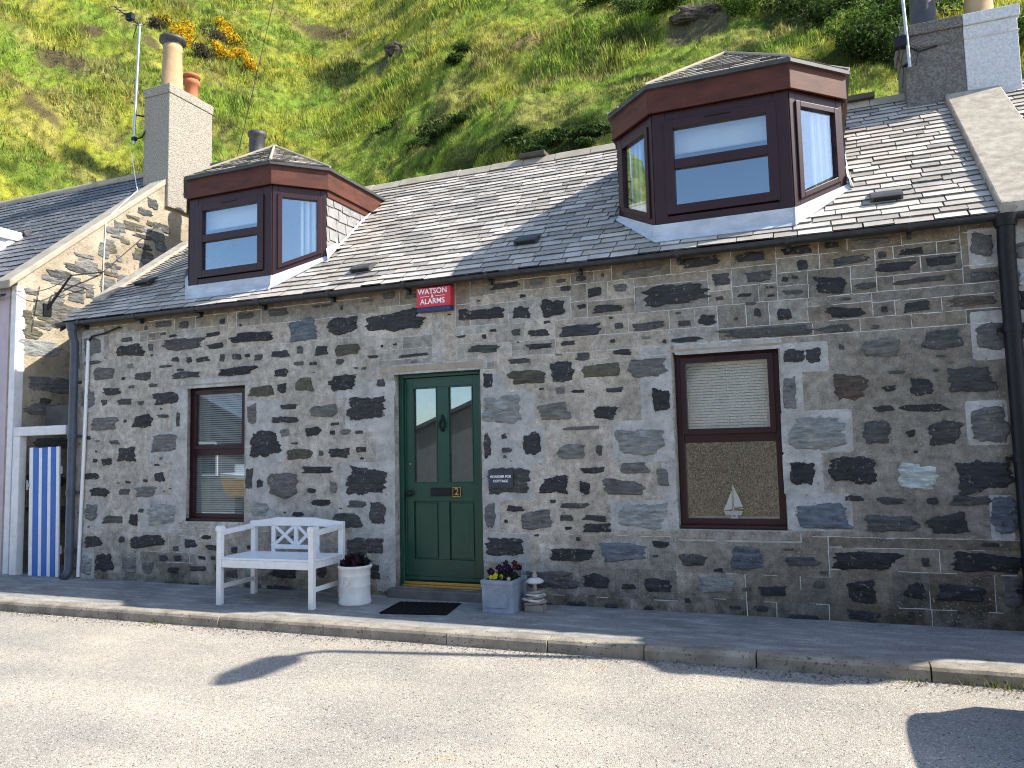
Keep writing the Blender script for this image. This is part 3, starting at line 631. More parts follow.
# door and its frame
def door():
    x0, x1, z0, z1 = DR; y = .085
    mb = MB(); f = .055
    mb.box(x0 + .003, x0 + f, y, y + .10, z0, z1 - .003); mb.box(x1 - f, x1 - .003, y, y + .10, z0, z1 - .003); mb.box(x0 + f, x1 - f, y, y + .10, z1 - f, z1 - .003)
    for a, b in ((x0 + f, x0 + f + .014), (x1 - f - .014, x1 - f)): mb.box(a, b, y + .03, y + .09, z0 + .04, z1 - f)
    fr = mb.build('door_frame', 'green', cottage, bevel=.006)
    th = MB(); th.box(x0 + .05, x1 - .05, y - .05, y + .06, z0, z0 + .025); th.box(x0 + f, x1 - f, y - .02, y + .05, z0 + .025, z0 + .052); th.build('threshold', 'brass', fr, bevel=.004)
    ln = MB(); ln.box(x0 - .16, x1 + .05, -.006, .09, z1 + .002, z1 + .065); ln.build('lintel', 'lintel', fr, bevel=.008)
    st = MB(); st.box(x0 - .05, x1 + .06, -.10, .12, -.02, z0 - .003); st.build('doorstep', 'step', fr, bevel=.012)
    # leaf
    lx0, lx1, lz0, lz1 = x0 + f + .004, x1 - f - .004, z0 + .056, z1 - f - .004; ya, yb = y + .045, y + .09
    d = MB(); W = lx1 - lx0; mid = -3.625; sw = .088; ms = .062
    d.box(lx0, lx0 + sw, ya, yb, lz0, lz1); d.box(lx1 - sw, lx1, ya, yb, lz0, lz1)
    gz0, gz1, pz0, pz1 = 1.135, lz1 - .10, .36, .945
    for a, b in ((lz0, pz0), (pz1, gz0), (gz1, lz1)): d.box(lx0 + sw, lx1 - sw, ya, yb, a, b)
    for a, b in ((pz0, pz1), (gz0, gz1)): d.box(mid - ms, mid + ms, ya, yb, a, b)
    for a, b in ((lx0 + sw, mid - ms), (mid + ms, lx1 - sw)):
        d.box(a, b, ya + .022, yb, pz0, pz1)
        for k, (i, yy) in enumerate(((.018, ya + .010), (.05, ya + .016), (.066, ya + .008))):
            d.box(a + i, b - i, yy, ya + .0215 - k * .0002, pz0 + i, pz1 - i)
        for q in ((a, a + .012, gz0, gz1), (b - .012, b, gz0, gz1), (a + .012, b - .012, gz0, gz0 + .012), (a + .012, b - .012, gz1 - .012, gz1)):
            d.box(q[0], q[1], ya - .006, ya + .02, q[2], q[3])
    d.box(lx0, lx1, ya - .022, ya - .0005, lz0 + .006, lz0 + .042)                                     # weather bar
    leaf = d.build('door', 'green', cottage, bevel=.004)
    for a, b in ((lx0 + sw, mid - ms), (mid + ms, lx1 - sw)):
        g = MB(); g.box(a, b, ya + .022, ya + .028, gz0, gz1); g.build('pane', 'glass', leaf)
    h = MB(); h.lathe((0, 0, 0), [(.0, .06), (.03, .058), (.034, .045), (.016, .03), (.014, .008), (.03, .006), (.03, 0)], 18)
    h.v = [(lx0 + .052 + p[0], ya - p[2] - .001, 1.03 + p[1]) for p in h.v]; h.build('knob', 'black', leaf)
    k = MB(); k.lathe((0, 0, 0), [(.0, .012), (.012, .012), (.014, 0)], 14); k.v = [(lx0 + .052 + p[0], ya - p[2] - .001, 1.33 + p[1]) for p in k.v]; k.build('lock', 'brass', leaf)
    kn = MB(); kn.tube([(mid, ya - .012, 1.83), (mid, ya - .02, 1.79)], .012, 8)
    kn.tube([(mid, ya - .02, 1.80), (mid - .028, ya - .022, 1.75), (mid - .030, ya - .022, 1.71), (mid, ya - .022, 1.672), (mid + .030, ya - .022, 1.71), (mid + .028, ya - .022, 1.75), (mid, ya - .02, 1.80)], .011, 8)
    kn.box(mid - .014, mid + .014, ya - .02, ya - .001, 1.66, 1.69); kn.build('knocker', 'black', leaf)
    lb = MB(); lb.box(mid - .145, mid + .105, ya - .012, ya - .001, 1.0, 1.085); lb.box(mid - .12, mid + .08, ya - .018, ya - .012, 1.02, 1.065); lb.build('letterbox', 'black', leaf, bevel=.003)
    n = MB(); n.box(mid + .108, mid + .20, ya - .010, ya - .001, .995, 1.092); n.build('number_plate', 'black', leaf, bevel=.002)
    text('number', '2', .10, (mid + .154, ya - .0115, 1.043), leaf, 'brass')
    fl = MB()
    for q in ((mid + .108, mid + .114, .995, 1.092), (mid + .194, mid + .20, .995, 1.092), (mid + .114, mid + .194, .995, 1.001), (mid + .114, mid + .194, 1.086, 1.092)): fl.box(q[0], q[1], ya - .012, ya - .0105, q[2], q[3])
    fl.build('number_border', 'brass', leaf)
door()
room(DR[0] - .3, DR[1] + .3, .43, 1.3, 0, DR[3] + .1, 'hall_lining', cottage, 'hall')

# roof
DORM = [(-6.395, .615, 1.055), (-.735, .615, 1.06)]
def dormer_hole(p):
    for xc, hf, W in DORM:
        if abs(p.x - xc) < W - .02 and .12 < p.y < 1.75:
            yc = .10 + max(0, (abs(p.x - xc) - hf)) * 1.0
            zroof = roofz(p.y)
            if p.y > yc + .05 and zroof < 4.78: return True
    return False
def sag_left(p):
    t_ = max(0, min(1, (-7.4 - p[0]) / 1.4)); t_ = t_ * t_ * (3 - 2 * t_); return (p[0], p[1], p[2] - .125 * t_ * max(0, min(p[1], 4.46 - p[1])))
def roof():
    mb = MB(); L = math.hypot(1, PITCH)
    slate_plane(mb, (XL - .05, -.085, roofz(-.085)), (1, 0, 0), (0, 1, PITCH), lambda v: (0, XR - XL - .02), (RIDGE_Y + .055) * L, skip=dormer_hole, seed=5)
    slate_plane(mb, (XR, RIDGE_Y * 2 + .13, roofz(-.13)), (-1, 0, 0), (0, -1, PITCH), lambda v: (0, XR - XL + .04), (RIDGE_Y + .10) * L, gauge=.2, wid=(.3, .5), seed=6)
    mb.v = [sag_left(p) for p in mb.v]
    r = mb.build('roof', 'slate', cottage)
    u = MB()   # under-board at the eaves and the verge board of the left gable
    u.prism([(-.06, roofz(-.06) - .022), (.45, roofz(.45) - .022), (.45, roofz(.45) - .04), (-.06, roofz(-.06) - .04)], lambda a, b, d: (d, a, b), XL, XR)
    u.build('eaves_board', 'timber', r)
    v = MB(); s = MB(); f = lambda a, b, d: (d, a, b)
    s.prism([(.34, roofz(.34) + .02), (RIDGE_Y, RIDGE_Z + .02), (RIDGE_Y, RIDGE_Z + .085), (.34, roofz(.34) + .07)], f, XL - .07, XL + .17, 0)
    s.v = [sag_left(p) for p in s.v]; s.build('skew', 'concrete', r, bevel=.012)
    v.prism([(-.11, roofz(-.11) - .10), (RIDGE_Y, RIDGE_Z - .10), (RIDGE_Y, RIDGE_Z + .012), (-.11, roofz(-.11) + .012)], f, XL - .075, XL - .045, 0)
    v.v = [sag_left(p) for p in v.v]; v.build('bargeboard', 'timber', r)
    g = MB(); x = XL
    rr = random.Random(3)
    while x < .95:
        l = min(rr.uniform(.42, .48), XR - x)
        zz = RIDGE_Z + .012 + rr.uniform(-.006, .006)
        g.prism([(RIDGE_Y - .13, zz - .085), (RIDGE_Y - .05, zz + .02), (RIDGE_Y, zz + .045), (RIDGE_Y + .05, zz + .02), (RIDGE_Y + .13, zz - .085)], f, x, x + l - .004)
        x += l
    g.build('ridge_cap', 'ridge', r, bevel=.006)
    for xx in (-3.3, .55):
        tv = MB(); tv.box(xx - .18, xx + .18, RIDGE_Y - .12, RIDGE_Y + .1, RIDGE_Z + .03, RIDGE_Z + .09)
        tv.build('ridge_vent', 'timber', r, bevel=.01)
    # small cast roof vents
    for x, y in ((-4.62, .22), (-2.72, .35), (.62, .30), (-8.2, .55)):
        T = Matrix.Translation((x, y, roofz(y) + .02)) @ Matrix.Rotation(math.atan(PITCH), 4, 'X')
        m = MB(); m.prism([(-.085, .0), (.11, .0), (.10, .02), (-.04, .055), (-.085, .055)], lambda a, b, d: tuple(T @ Vector((d, a, b))), -.125, .125, 0)
        m.box(-.105, .105, -.0865, -.084, .008, .045, 1, T=T); m.build('roof_vent', ['cast', 'dark_void'], r, bevel=.006)
roof()

def dormer(parent, xc, hf, W, label=None, yf=.10, oh=.045):
    cd = W - hf; yc = yf + cd; zb, zt, ft = 3.505, 4.60, 4.835
    k = (yc - yf)
    zr = roofz(yc) + .035
    A, B, C, D = (xc - W, yc), (xc - hf, yf), (xc + hf, yf), (xc + W, yc)
    # body: frames of the three lights with corner posts
    mb = MB(); panes = []
    def panel(P, Q, z0a, z0b, mid):
        u = Vector((Q[0] - P[0], Q[1] - P[1], 0)); L = u.length; u.normalize(); n = Vector((u.y, -u.x, 0))
        F = lambda a, b, d: tuple(Vector((P[0], P[1], 0)) + u * a + n * d + Vector((0, 0, b)))
        zz = lambda a: z0a + (z0b - z0a) * a / L
        pw = .125 if mid else .07
        mb.prism([(.005, zz(.005)), (pw, zz(pw)), (pw, zt), (.005, zt)], F, -.09, .0); mb.prism([(L - pw, zz(L - pw)), (L - .005, zz(L)), (L - .005, zt), (L - pw, zt)], F, -.09, .0)
        mb.prism([(pw, zt - .10), (L - pw, zt - .10), (L - pw, zt), (pw, zt)], F, -.09, -.002)
        bw = .085
        mb.prism([(pw, zz(pw)), (L - pw, zz(L - pw)), (L - pw, zz(L - pw) + bw), (pw, zz(pw) + bw)], F, -.09, -.002)
        # sash
        s0, s1 = pw - .006, L - pw + .008; sw = .085 if mid else .05; t0 = zt - .10; o = .095 if mid else .065; pw_ = pw
        b0 = lambda a: zz(a) + o
        for poly in ([(s0, b0(s0)), (s0 + sw, b0(s0 + sw)), (s0 + sw, t0), (s0, t0)], [(s1 - sw, b0(s1 - sw)), (s1, b0(s1)), (s1, t0), (s1 - sw, t0)],
                     [(s0 + sw, t0 - sw), (s1 - sw, t0 - sw), (s1 - sw, t0), (s0 + sw, t0)], [(s0 + sw, b0(s0 + sw)), (s1 - sw, b0(s1 - sw)), (s1 - sw, b0(s1 - sw) + sw), (s0 + sw, b0(s0 + sw) + sw)]):
            mb.prism(poly, F, -.06, .018)
        if mid:
            zm = 4.075; mb.prism([(s0 + sw, zm - .045), (s1 - sw, zm - .045), (s1 - sw, zm + .045), (s0 + sw, zm + .045)], F, -.06, .014)
            mb.prism([(L / 2 - .12, t0 - .028), (L / 2 + .12, t0 - .028), (L / 2 + .12, t0 - .018), (L / 2 - .12, t0 - .018)], F, .018, .028)
            segs = [(zm + .045, None, t0 - sw), (None, None, zm - .045)]
        else: segs = [(None, None, t0 - sw)]
        for lo, _, hi in segs:
            a, b = s0 + sw - .004, s1 - sw + .004
            pz = [(a, (lo if lo else b0(a) + sw) - .004), (b, (lo if lo else b0(b) + sw) - .004), (b, hi + .004), (a, hi + .004)]
            g = MB(); g.prism(pz, F, -.02, -.014); panes.append(g)
    panel(A, B, zr, zb, False); panel(B, C, zb, zb, True); panel(C, D, zb, zr, False)
    d = mb.build('dormer', 'maroon', parent, bevel=.004, label=label)
    for g in panes: g.build('pane', 'glass', d)
    # fascia round the eaves: front, cants and the two cheeks
    yk = (ft - .0 - EAVE) / PITCH
    def off(e): qq = e * math.tan(R(22.5)); return [(xc - W - e, yk), (xc - W - e, yc - qq * 1.0), (xc - hf - qq, yf - e), (xc + hf + qq, yf - e), (xc + W + e, yc - qq), (xc + W + e, yk)]
    o0, o1 = off(oh), off(oh - .022)
    fm = MB()
    for i in range(5):
        a, b, a1, b1 = o0[i], o0[i + 1], o1[i], o1[i + 1]
        za = zt - .012
        def Z(p, z): return max(z, roofz(p[1]) + .01) if p[1] > yc + .3 else z
        low = [(a, Z(a, za)), (b, Z(b, za))]; lin = [(a1, Z(a1, za)), (b1, Z(b1, za))]
        if i in (0, 4):
            ex, ex1 = (a[0], a1[0]); yz = (za - EAVE) / PITCH; yy0 = b[1] if i == 0 else a[1]
            fm.prism([(yy0, za), (yz, za), (yk, ft), (yy0, ft)], lambda p, q_, d_: (d_, p, q_), ex, ex1); continue
        vs = [(*a, low[0][1]), (*b, low[1][1]), (*b, ft), (*a, ft), (*a1, lin[0][1]), (*b1, lin[1][1]), (*b1, ft), (*a1, ft)]
        fm.add(vs, [(0, 1, 2, 3), (5, 4, 7, 6), (0, 4, 5, 1), (3, 2, 6, 7), (0, 3, 7, 4), (1, 5, 6, 2)])
    # soffit closing the overhang
    sf = off(oh - .022); inn = off(-.03)
    for i in range(5):
        fm.add([(*sf[i], zt + .004), (*sf[i + 1], zt + .004), (*inn[i + 1], zt + .004), (*inn[i], zt + .004)], [(0, 1, 2, 3)])
    # frieze board down the cheeks
    for sg in (-1, 1):
        x0, x1 = xc + sg * (W - .005), xc + sg * (W + .018)
        ya, yb2 = yc + .005, (zt - EAVE) / PITCH
        fm.prism([(ya, zt - .085), (yb2 - .10, zt - .085), (yb2 + .0, zt + .003), (ya, zt + .003)], lambda a, b, dd: (dd, a, b), x0, x1)
    fm.build('fascia', 'fascia', d, bevel=.004)
    # cheeks: boarded core and hung slates
    for sg in (-1, 1):
        cm = MB()
        x0, x1 = xc + sg * (W - .03), xc + sg * (W - .006)
        cm.prism([(yc, roofz(yc) - .02), (yc, zt), ((zt - EAVE) / PITCH, zt), ((zt - EAVE) / PITCH, zt - .02)], lambda a, b, dd: (dd, a, b), x0, x1, 1)
        X = xc + sg * (W - .004)
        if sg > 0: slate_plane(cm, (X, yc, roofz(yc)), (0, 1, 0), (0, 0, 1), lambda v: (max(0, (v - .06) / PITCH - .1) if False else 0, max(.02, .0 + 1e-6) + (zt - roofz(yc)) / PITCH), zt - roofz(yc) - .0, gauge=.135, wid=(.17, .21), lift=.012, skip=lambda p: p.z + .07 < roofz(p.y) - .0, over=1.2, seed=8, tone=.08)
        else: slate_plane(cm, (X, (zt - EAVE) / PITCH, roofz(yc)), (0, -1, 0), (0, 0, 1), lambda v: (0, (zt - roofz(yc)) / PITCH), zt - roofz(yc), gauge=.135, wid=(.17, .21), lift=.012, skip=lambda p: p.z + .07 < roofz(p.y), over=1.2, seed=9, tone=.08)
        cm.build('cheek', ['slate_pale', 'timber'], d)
    # lead apron and flashings
    lm = MB(); e = .012
    def strip(P, Q, zpa, zpb, out, tail):
        u = Vector((Q[0] - P[0], Q[1] - P[1], 0)).normalized(); n = Vector((u.y, -u.x, 0))
        p0, q0 = Vector((P[0], P[1], 0)) + n * e, Vector((Q[0], Q[1], 0)) + n * e
        p1, q1 = p0 + n * out, q0 + n * out
        a = [(p0.x, p0.y, zpa), (q0.x, q0.y, zpb), (q0.x + n.x * .01, q0.y + n.y * .01, roofz(q0.y) + .045), (p0.x + n.x * .01, p0.y + n.y * .01, roofz(p0.y) + .045),
             (q1.x, q1.y, roofz(q1.y) + .03), (p1.x, p1.y, roofz(p1.y) + .03)]
        lm.add(a, [(0, 1, 2, 3), (3, 2, 4, 5)])
        b = [(x - n.x * .004, y - n.y * .004, z - .006) for x, y, z in a]; lm.add(b, [(3, 2, 1, 0), (5, 4, 2, 3)])
        return a
    a1 = strip(A, B, zr + .015, zb + .012, .035, 0); a2 = strip(B, C, zb + .012, zb + .012, .05, 0); a3 = strip(C, D, zb + .012, zr + .015, .035, 0)
    for l, r in ((a1, a2), (a2, a3)):
        lm.add([l[1], r[0], r[3], l[2]], [(0, 1, 2, 3)]); lm.add([l[2], r[3], r[5], l[4]], [(0, 1, 2, 3)])
        lm.tube([l[1], l[2], l[4]], .012, 6)
    for sg in (-1, 1):
        X = xc + sg * (W + .010); pts = []
        for i in range(9):
            y = yc + (1.72 - yc) * i / 8; pts.append((X + sg * .012, y, roofz(y) + .045))
        lm.add([(X, p[1], p[2] + .004) for p in pts] + [(p[0] + sg * .012, p[1], roofz(p[1]) + .026) for p in pts], [(i, i + 1, 10 + i, 9 + i) for i in range(8)])
        lm.add([(X, yc - .02, zr + .10), (X, yc + .22, zr + .24), (X + sg * .03, yc + .13, roofz(yc + .13) + .04), (X + sg * .05, yc - .06, roofz(yc - .06) + .04)], [(0, 1, 2, 3)])
    lm.build('lead_flashing', 'lead', d)
    # hipped slate roof
    rm = MB(); eo = off(oh + .035); zE = ft + .012
    pk = Vector((xc + .02, .86, 5.42)); bk = Vector((xc + .02, RIDGE_Y + .02, RIDGE_Z + .06)); yk2 = (zE - EAVE) / PITCH
    eo[0] = (eo[0][0], yk2); eo[5] = (eo[5][0], yk2)
    tris = []
    for i in (1, 2, 3): tris.append((Vector((*eo[i], zE)), Vector((*eo[i + 1], zE)), pk))
    for P, Q, T in tris:
        U = (Q - P).normalized(); Nn = U.cross(T - P).normalized(); V = Nn.cross(U)
        H = (T - P).dot(V); tu = (T - P).dot(U); Lq = (Q - P).length
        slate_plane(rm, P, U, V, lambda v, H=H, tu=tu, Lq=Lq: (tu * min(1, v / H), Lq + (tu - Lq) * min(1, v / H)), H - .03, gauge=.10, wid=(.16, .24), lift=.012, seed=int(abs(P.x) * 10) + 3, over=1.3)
        rm.add([P - Nn * .006, Q - Nn * .006, T - Nn * .006], [(0, 1, 2)], 1)
    for sg, pe, pc in ((-1, eo[0], eo[1]), (1, eo[5], eo[4])):
        P0, P1 = Vector((*pc, zE)), Vector((*pe, zE))
        rm.add([P0, P1, bk, pk], [(0, 1, 2, 3)], 0, (.9, .9, .9)); rm.add([P0 - Vector((0, 0, .03)), P1 - Vector((0, 0, .03)), bk - Vector((0, 0, .03)), pk - Vector((0, 0, .03))], [(0, 1, 2, 3)], 1)
    for i in range(5):
        rm.add([(*eo[i], zE), (*eo[i + 1], zE), (*eo[i + 1], ft - .022), (*eo[i], ft - .022)], [(0, 1, 2, 3)], 1)
        rm.add([(*eo[i], ft - .022), (*eo[i + 1], ft - .022), (*o1[i + 1], ft - .022), (*o1[i], ft - .022)], [(0, 1, 2, 3)], 1)
    dr = rm.build('dormer_roof', ['slate', 'cast'], d)
    hm = MB()
    for i in (1, 2, 3, 4):
        a = Vector((*eo[i], zE + .012)); b = pk + Vector((0, 0, .02))
        hm.tube([a, b], .017, 6)
    hm.tube([pk + Vector((0, 0, .02)), bk + Vector((0, 0, .0))], .03, 6)
    hm.build('hip_roll', 'ridge', d)
    # room inside: pale walls, curtains, a roller blind at the head of the front light
    rl = MB(); yb3 = 1.25
    rl.box(xc - W + .05, xc + W - .05, yb3, yb3 + .02, 3.45, 4.6); rl.box(xc - W + .04, xc - W + .05, yc + .02, yb3, 3.5, 4.6); rl.box(xc + W - .05, xc + W - .04, yc + .02, yb3, 3.5, 4.6)
    rl.add([(xc - W + .05, yb3, 4.59), (xc + W - .05, yb3, 4.59), (xc + W - .05, yc, 4.59), (xc + hf - .04, yf + .1, 4.59), (xc - hf + .04, yf + .1, 4.59), (xc - W + .05, yc, 4.59)], [(0, 1, 2, 3, 4, 5)])
    rl.add([(xc - W + .05, yb3, 3.47), (xc + W - .05, yb3, 3.47), (xc + W - .05, yc, 3.47), (xc + hf - .04, yf + .1, 3.47), (xc - hf + .04, yf + .1, 3.47), (xc - W + .05, yc, 3.47)], [(0, 1, 2, 3, 4, 5)])
    rl.build('room_lining', 'lining', d)
    for sg in (-1, 1):
        cu = MB()
        for i in range(7):
            x = xc + sg * (W - .10 - i * .028); y = yc + .02 + (.035 if i % 2 else 0) - i * .022
            cu.tube([(x, y, zr + .1 - i * .03), (x, y, 4.52)], .02, 6)
        cu.build('curtain', 'blind', d)
    bl = MB(); bl.box(xc - hf + .12, xc + hf - .12, yf + .12, yf + .125, 4.22, 4.5); bl.tube([(xc - hf + .12, yf + .122, 4.22), (xc + hf - .12, yf + .122, 4.22)], .012, 8); bl.build('roller_blind', 'blind', d)
    return d
dL = dormer(cottage, *DORM[0], label='maroon dormer above the bench with a sunlit slate cheek')
dR = dormer(cottage, *DORM[1], label='maroon dormer above the sailing boat window')

# gutter and pipes
def gutter_run(x0, x1, y, z0, z1, parent):
    mb = MB(); n = 10; pts0 = []
    prof = [(math.cos(math.pi + math.pi * i / n) * .054, math.sin(math.pi + math.pi * i / n) * .050) for i in range(n + 1)] + [(math.cos(2 * math.pi - math.pi * i / n) * .048, math.sin(2 * math.pi - math.pi * i / n) * .044) for i in range(n + 1)]
    m = len(prof)
    vs = [(x, y + a, z + b) for x, z in ((x0, z0), (x1, z1)) for a, b in prof]
    mb.add(vs, [(i, (i + 1) % m, m + (i + 1) % m, m + i) for i in range(m)], 0, smooth=True); mb.add(vs[:m], [tuple(range(m))]); mb.add(vs[m:], [tuple(range(m))])
    x = x0 + .4
    while x < x1:
        z = z0 + (z1 - z0) * (x - x0) / (x1 - x0)
        mb.lathe((0, 0, 0), [(.059, -.018), (.059, .018)], 16)
        mb.v[-32:] = [(x + p[2], y + p[0], min(z + p[1], z + .012)) for p in mb.v[-32:]]
        mb.box(x - .014, x + .014, y + .05, y + .105, z - .09, z + .01)
        x += .93
    return mb.build('gutter', 'gutter', parent)
GY = -.112; GZ = 3.186
gutter_run(XL - .1, XR + .02, GY, GZ, GZ, cottage)
def downpipe(x, ztop, zbot, mat, r, parent, shoe=-.05, clips=(.25, 1.4, 2.5), y=-.075, cm=None):
    mb = MB()
    mb.tube([(x, GY, ztop), (x, GY, ztop - .10), (x, y, ztop - .22), (x, y, zbot + .1), (x, y - .03, zbot + .03), (x, y - .09, zbot)], r, 14)
    for c in clips:
        mb.tube([(x, y, c - .03), (x, y, c + .03)], r + .008, 14); mb.box(x - r - .035, x + r + .035, y + .03, y + .075, c - .014, c + .014)
    mb.tube([(x, GY, ztop + .03), (x, GY, ztop - .06)], [r + .03, r + .012], 14)
    return mb.build('drainpipe', mat, parent)
o = downpipe(-8.705, 3.14, .02, 'pipe_grey', .05, cottage, clips=(.35, 1.05, 1.75)); o['label'] = 'grey drainpipe beside the striped gate'
o = downpipe(1.40, 3.15, .02, 'black', .062, cottage, clips=(.3, 1.3, 2.3)); o['label'] = 'black drainpipe between the two cottages'
mb = MB(); mb.tube([(-8.0, -.03, 3.08), (-8.25, -.03, 3.02), (-8.46, -.028, 3.0), (-8.52, -.028, 2.93)], .012, 8, 1); mb.tube([(-8.52, -.028, 2.95), (-8.555, -.028, 1.5), (-8.60, -.03, .02)], .021, 10, 0)
mb.build('conduit', ['white', 'black'], cottage)

# chimneys of the cottage
def stack(name, x0, x1, y0, y1, z0, z1, mat, parent, cope=.12, over=.025, label=None, ol=1, orr=1, band=True):
    mb = MB(); mb.box(x0, x1, y0, y1, z0, z1 - cope); mb.box(x0 - over * ol, x1 + over * orr, y0 - over, y1 + over, z1 - cope, z1)
    if band: mb.box(x0 - .012 * ol, x1 + .012 * orr, y0 - .012, y1 + .012, z1 - cope - .15, z1 - cope - .135)
    return mb.build(name, mat, parent, bevel=.012, label=label)
c1 = stack('chimney', -8.80, -8.2, 2.35, 3.2, 4.3, 6.12, 'harl_grey', cottage)
m = MB(); m.lathe((-8.45, 2.98, 6.1), [(.17, 0), (.17, .06), (.135, .08), (.128, .62), (.15, .64), (.15, .70), (.10, .71), (.09, .4)], 20); m.build('chimney_pot', 'cast', c1)
c2 = stack('chimney', 1.02, 1.575, 1.93, 2.62, 4.6, 5.86, 'harl_grey', cottage, label='grey harled half of the chimney stack', orr=0)
m = MB(); m.lathe((1.27, 2.28, 5.85), [(.16, 0), (.16, .05), (.135, .07), (.125, .7), (.15, .72), (.15, .8), (.1, .81)], 20); m.lathe((1.27, 2.28, 5.83), [(.24, 0), (.22, .05), (.16, .09)], 20, 1); m.build('chimney_pot', ['cast', 'concrete'], c2)
# ------------------------------------------------------------------ neighbour on the right
nb = thing('neighbour_cottage', 'next cottage beyond the black drainpipe with white chimney half', 'cottage', (5.0, 2.2, 0))
def neighbour():
    mb = MB(); mb.box(XR + .002, 8.6, 0, .4, -.15, 3.24); mb.box(XR + .002, 8.6, 4.06, 4.46, -.15, 3.2)
    mb.prism([(.4, -.15), (4.06, -.15), (4.06, 3.4), (2.23, 5.1), (.4, 3.4)], lambda u, v, d: (d, u, v), 8.2, 8.6)
    rnd = random.Random(21)
    st = [tuple(float(v) / 1000 for v in s.split(',')[:4]) + (s.split(',')[4],) for s in STONES.split()]
    for s in st:
        if s[0] + s[2] / 2 >= XR + .02:
            l = max(s[0] - s[2] / 2, XR + .03); r = s[0] + s[2] / 2; stone_patch(mb, (l + r) / 2, s[1], r - l, s[3], s[4], front, 1, rnd, .014)
    for i in range(14):
        z = .1 + i * .23; x = 1.75
        while x < 8.3:
            ww = rnd.uniform(.2, .5); stone_patch(mb, x + ww / 2, z + rnd.uniform(-.02, .02), ww * .85, rnd.uniform(.1, .18), rnd.choice('kdgdk'), front, 1, rnd, .014); x += ww + .05
    mb.build('wall', ['lime', 'stone'], nb)
    L = math.hypot(1, PITCH); r = MB()
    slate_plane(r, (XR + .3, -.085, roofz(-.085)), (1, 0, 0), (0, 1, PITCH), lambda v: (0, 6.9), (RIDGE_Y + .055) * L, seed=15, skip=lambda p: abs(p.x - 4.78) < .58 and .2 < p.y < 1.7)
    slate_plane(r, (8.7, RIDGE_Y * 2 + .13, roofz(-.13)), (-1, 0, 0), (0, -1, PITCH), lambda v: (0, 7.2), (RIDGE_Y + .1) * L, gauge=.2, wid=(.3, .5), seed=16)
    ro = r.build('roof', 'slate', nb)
    s = MB(); s.prism([(-.12, roofz(-.12) - .02), (1.93, roofz(1.93) - .02), (1.93, roofz(1.93) + .105), (-.12, roofz(-.12) + .105)], lambda a, b, d: (d, a, b), 1.37, 1.87)
    s.build('skew', 'concrete', ro, bevel=.015)
    g = MB(); g.tube([(2.2, RIDGE_Y, RIDGE_Z + .0), (8.6, RIDGE_Y, RIDGE_Z + .0)], .10, 8); g.build('ridge_cap', 'ridge', ro)
    gutter_run(XR + .03, 8.6, GY, GZ, GZ, nb)
    c = stack('chimney', 1.578, 2.06, 1.93, 2.62, 4.6, 5.86, 'harl_white', nb, ol=0)
    m = MB(); m.lathe((1.80, 2.28, 5.85), [(.16, 0), (.16, .05), (.14, .07), (.125, .55), (.15, .57), (.15, .66), (.1, .67)], 20); m.build('chimney_pot', 'clay_buff', c)
    dormer(nb, 4.78, .42, .62, yf=.03, oh=.26)
neighbour()

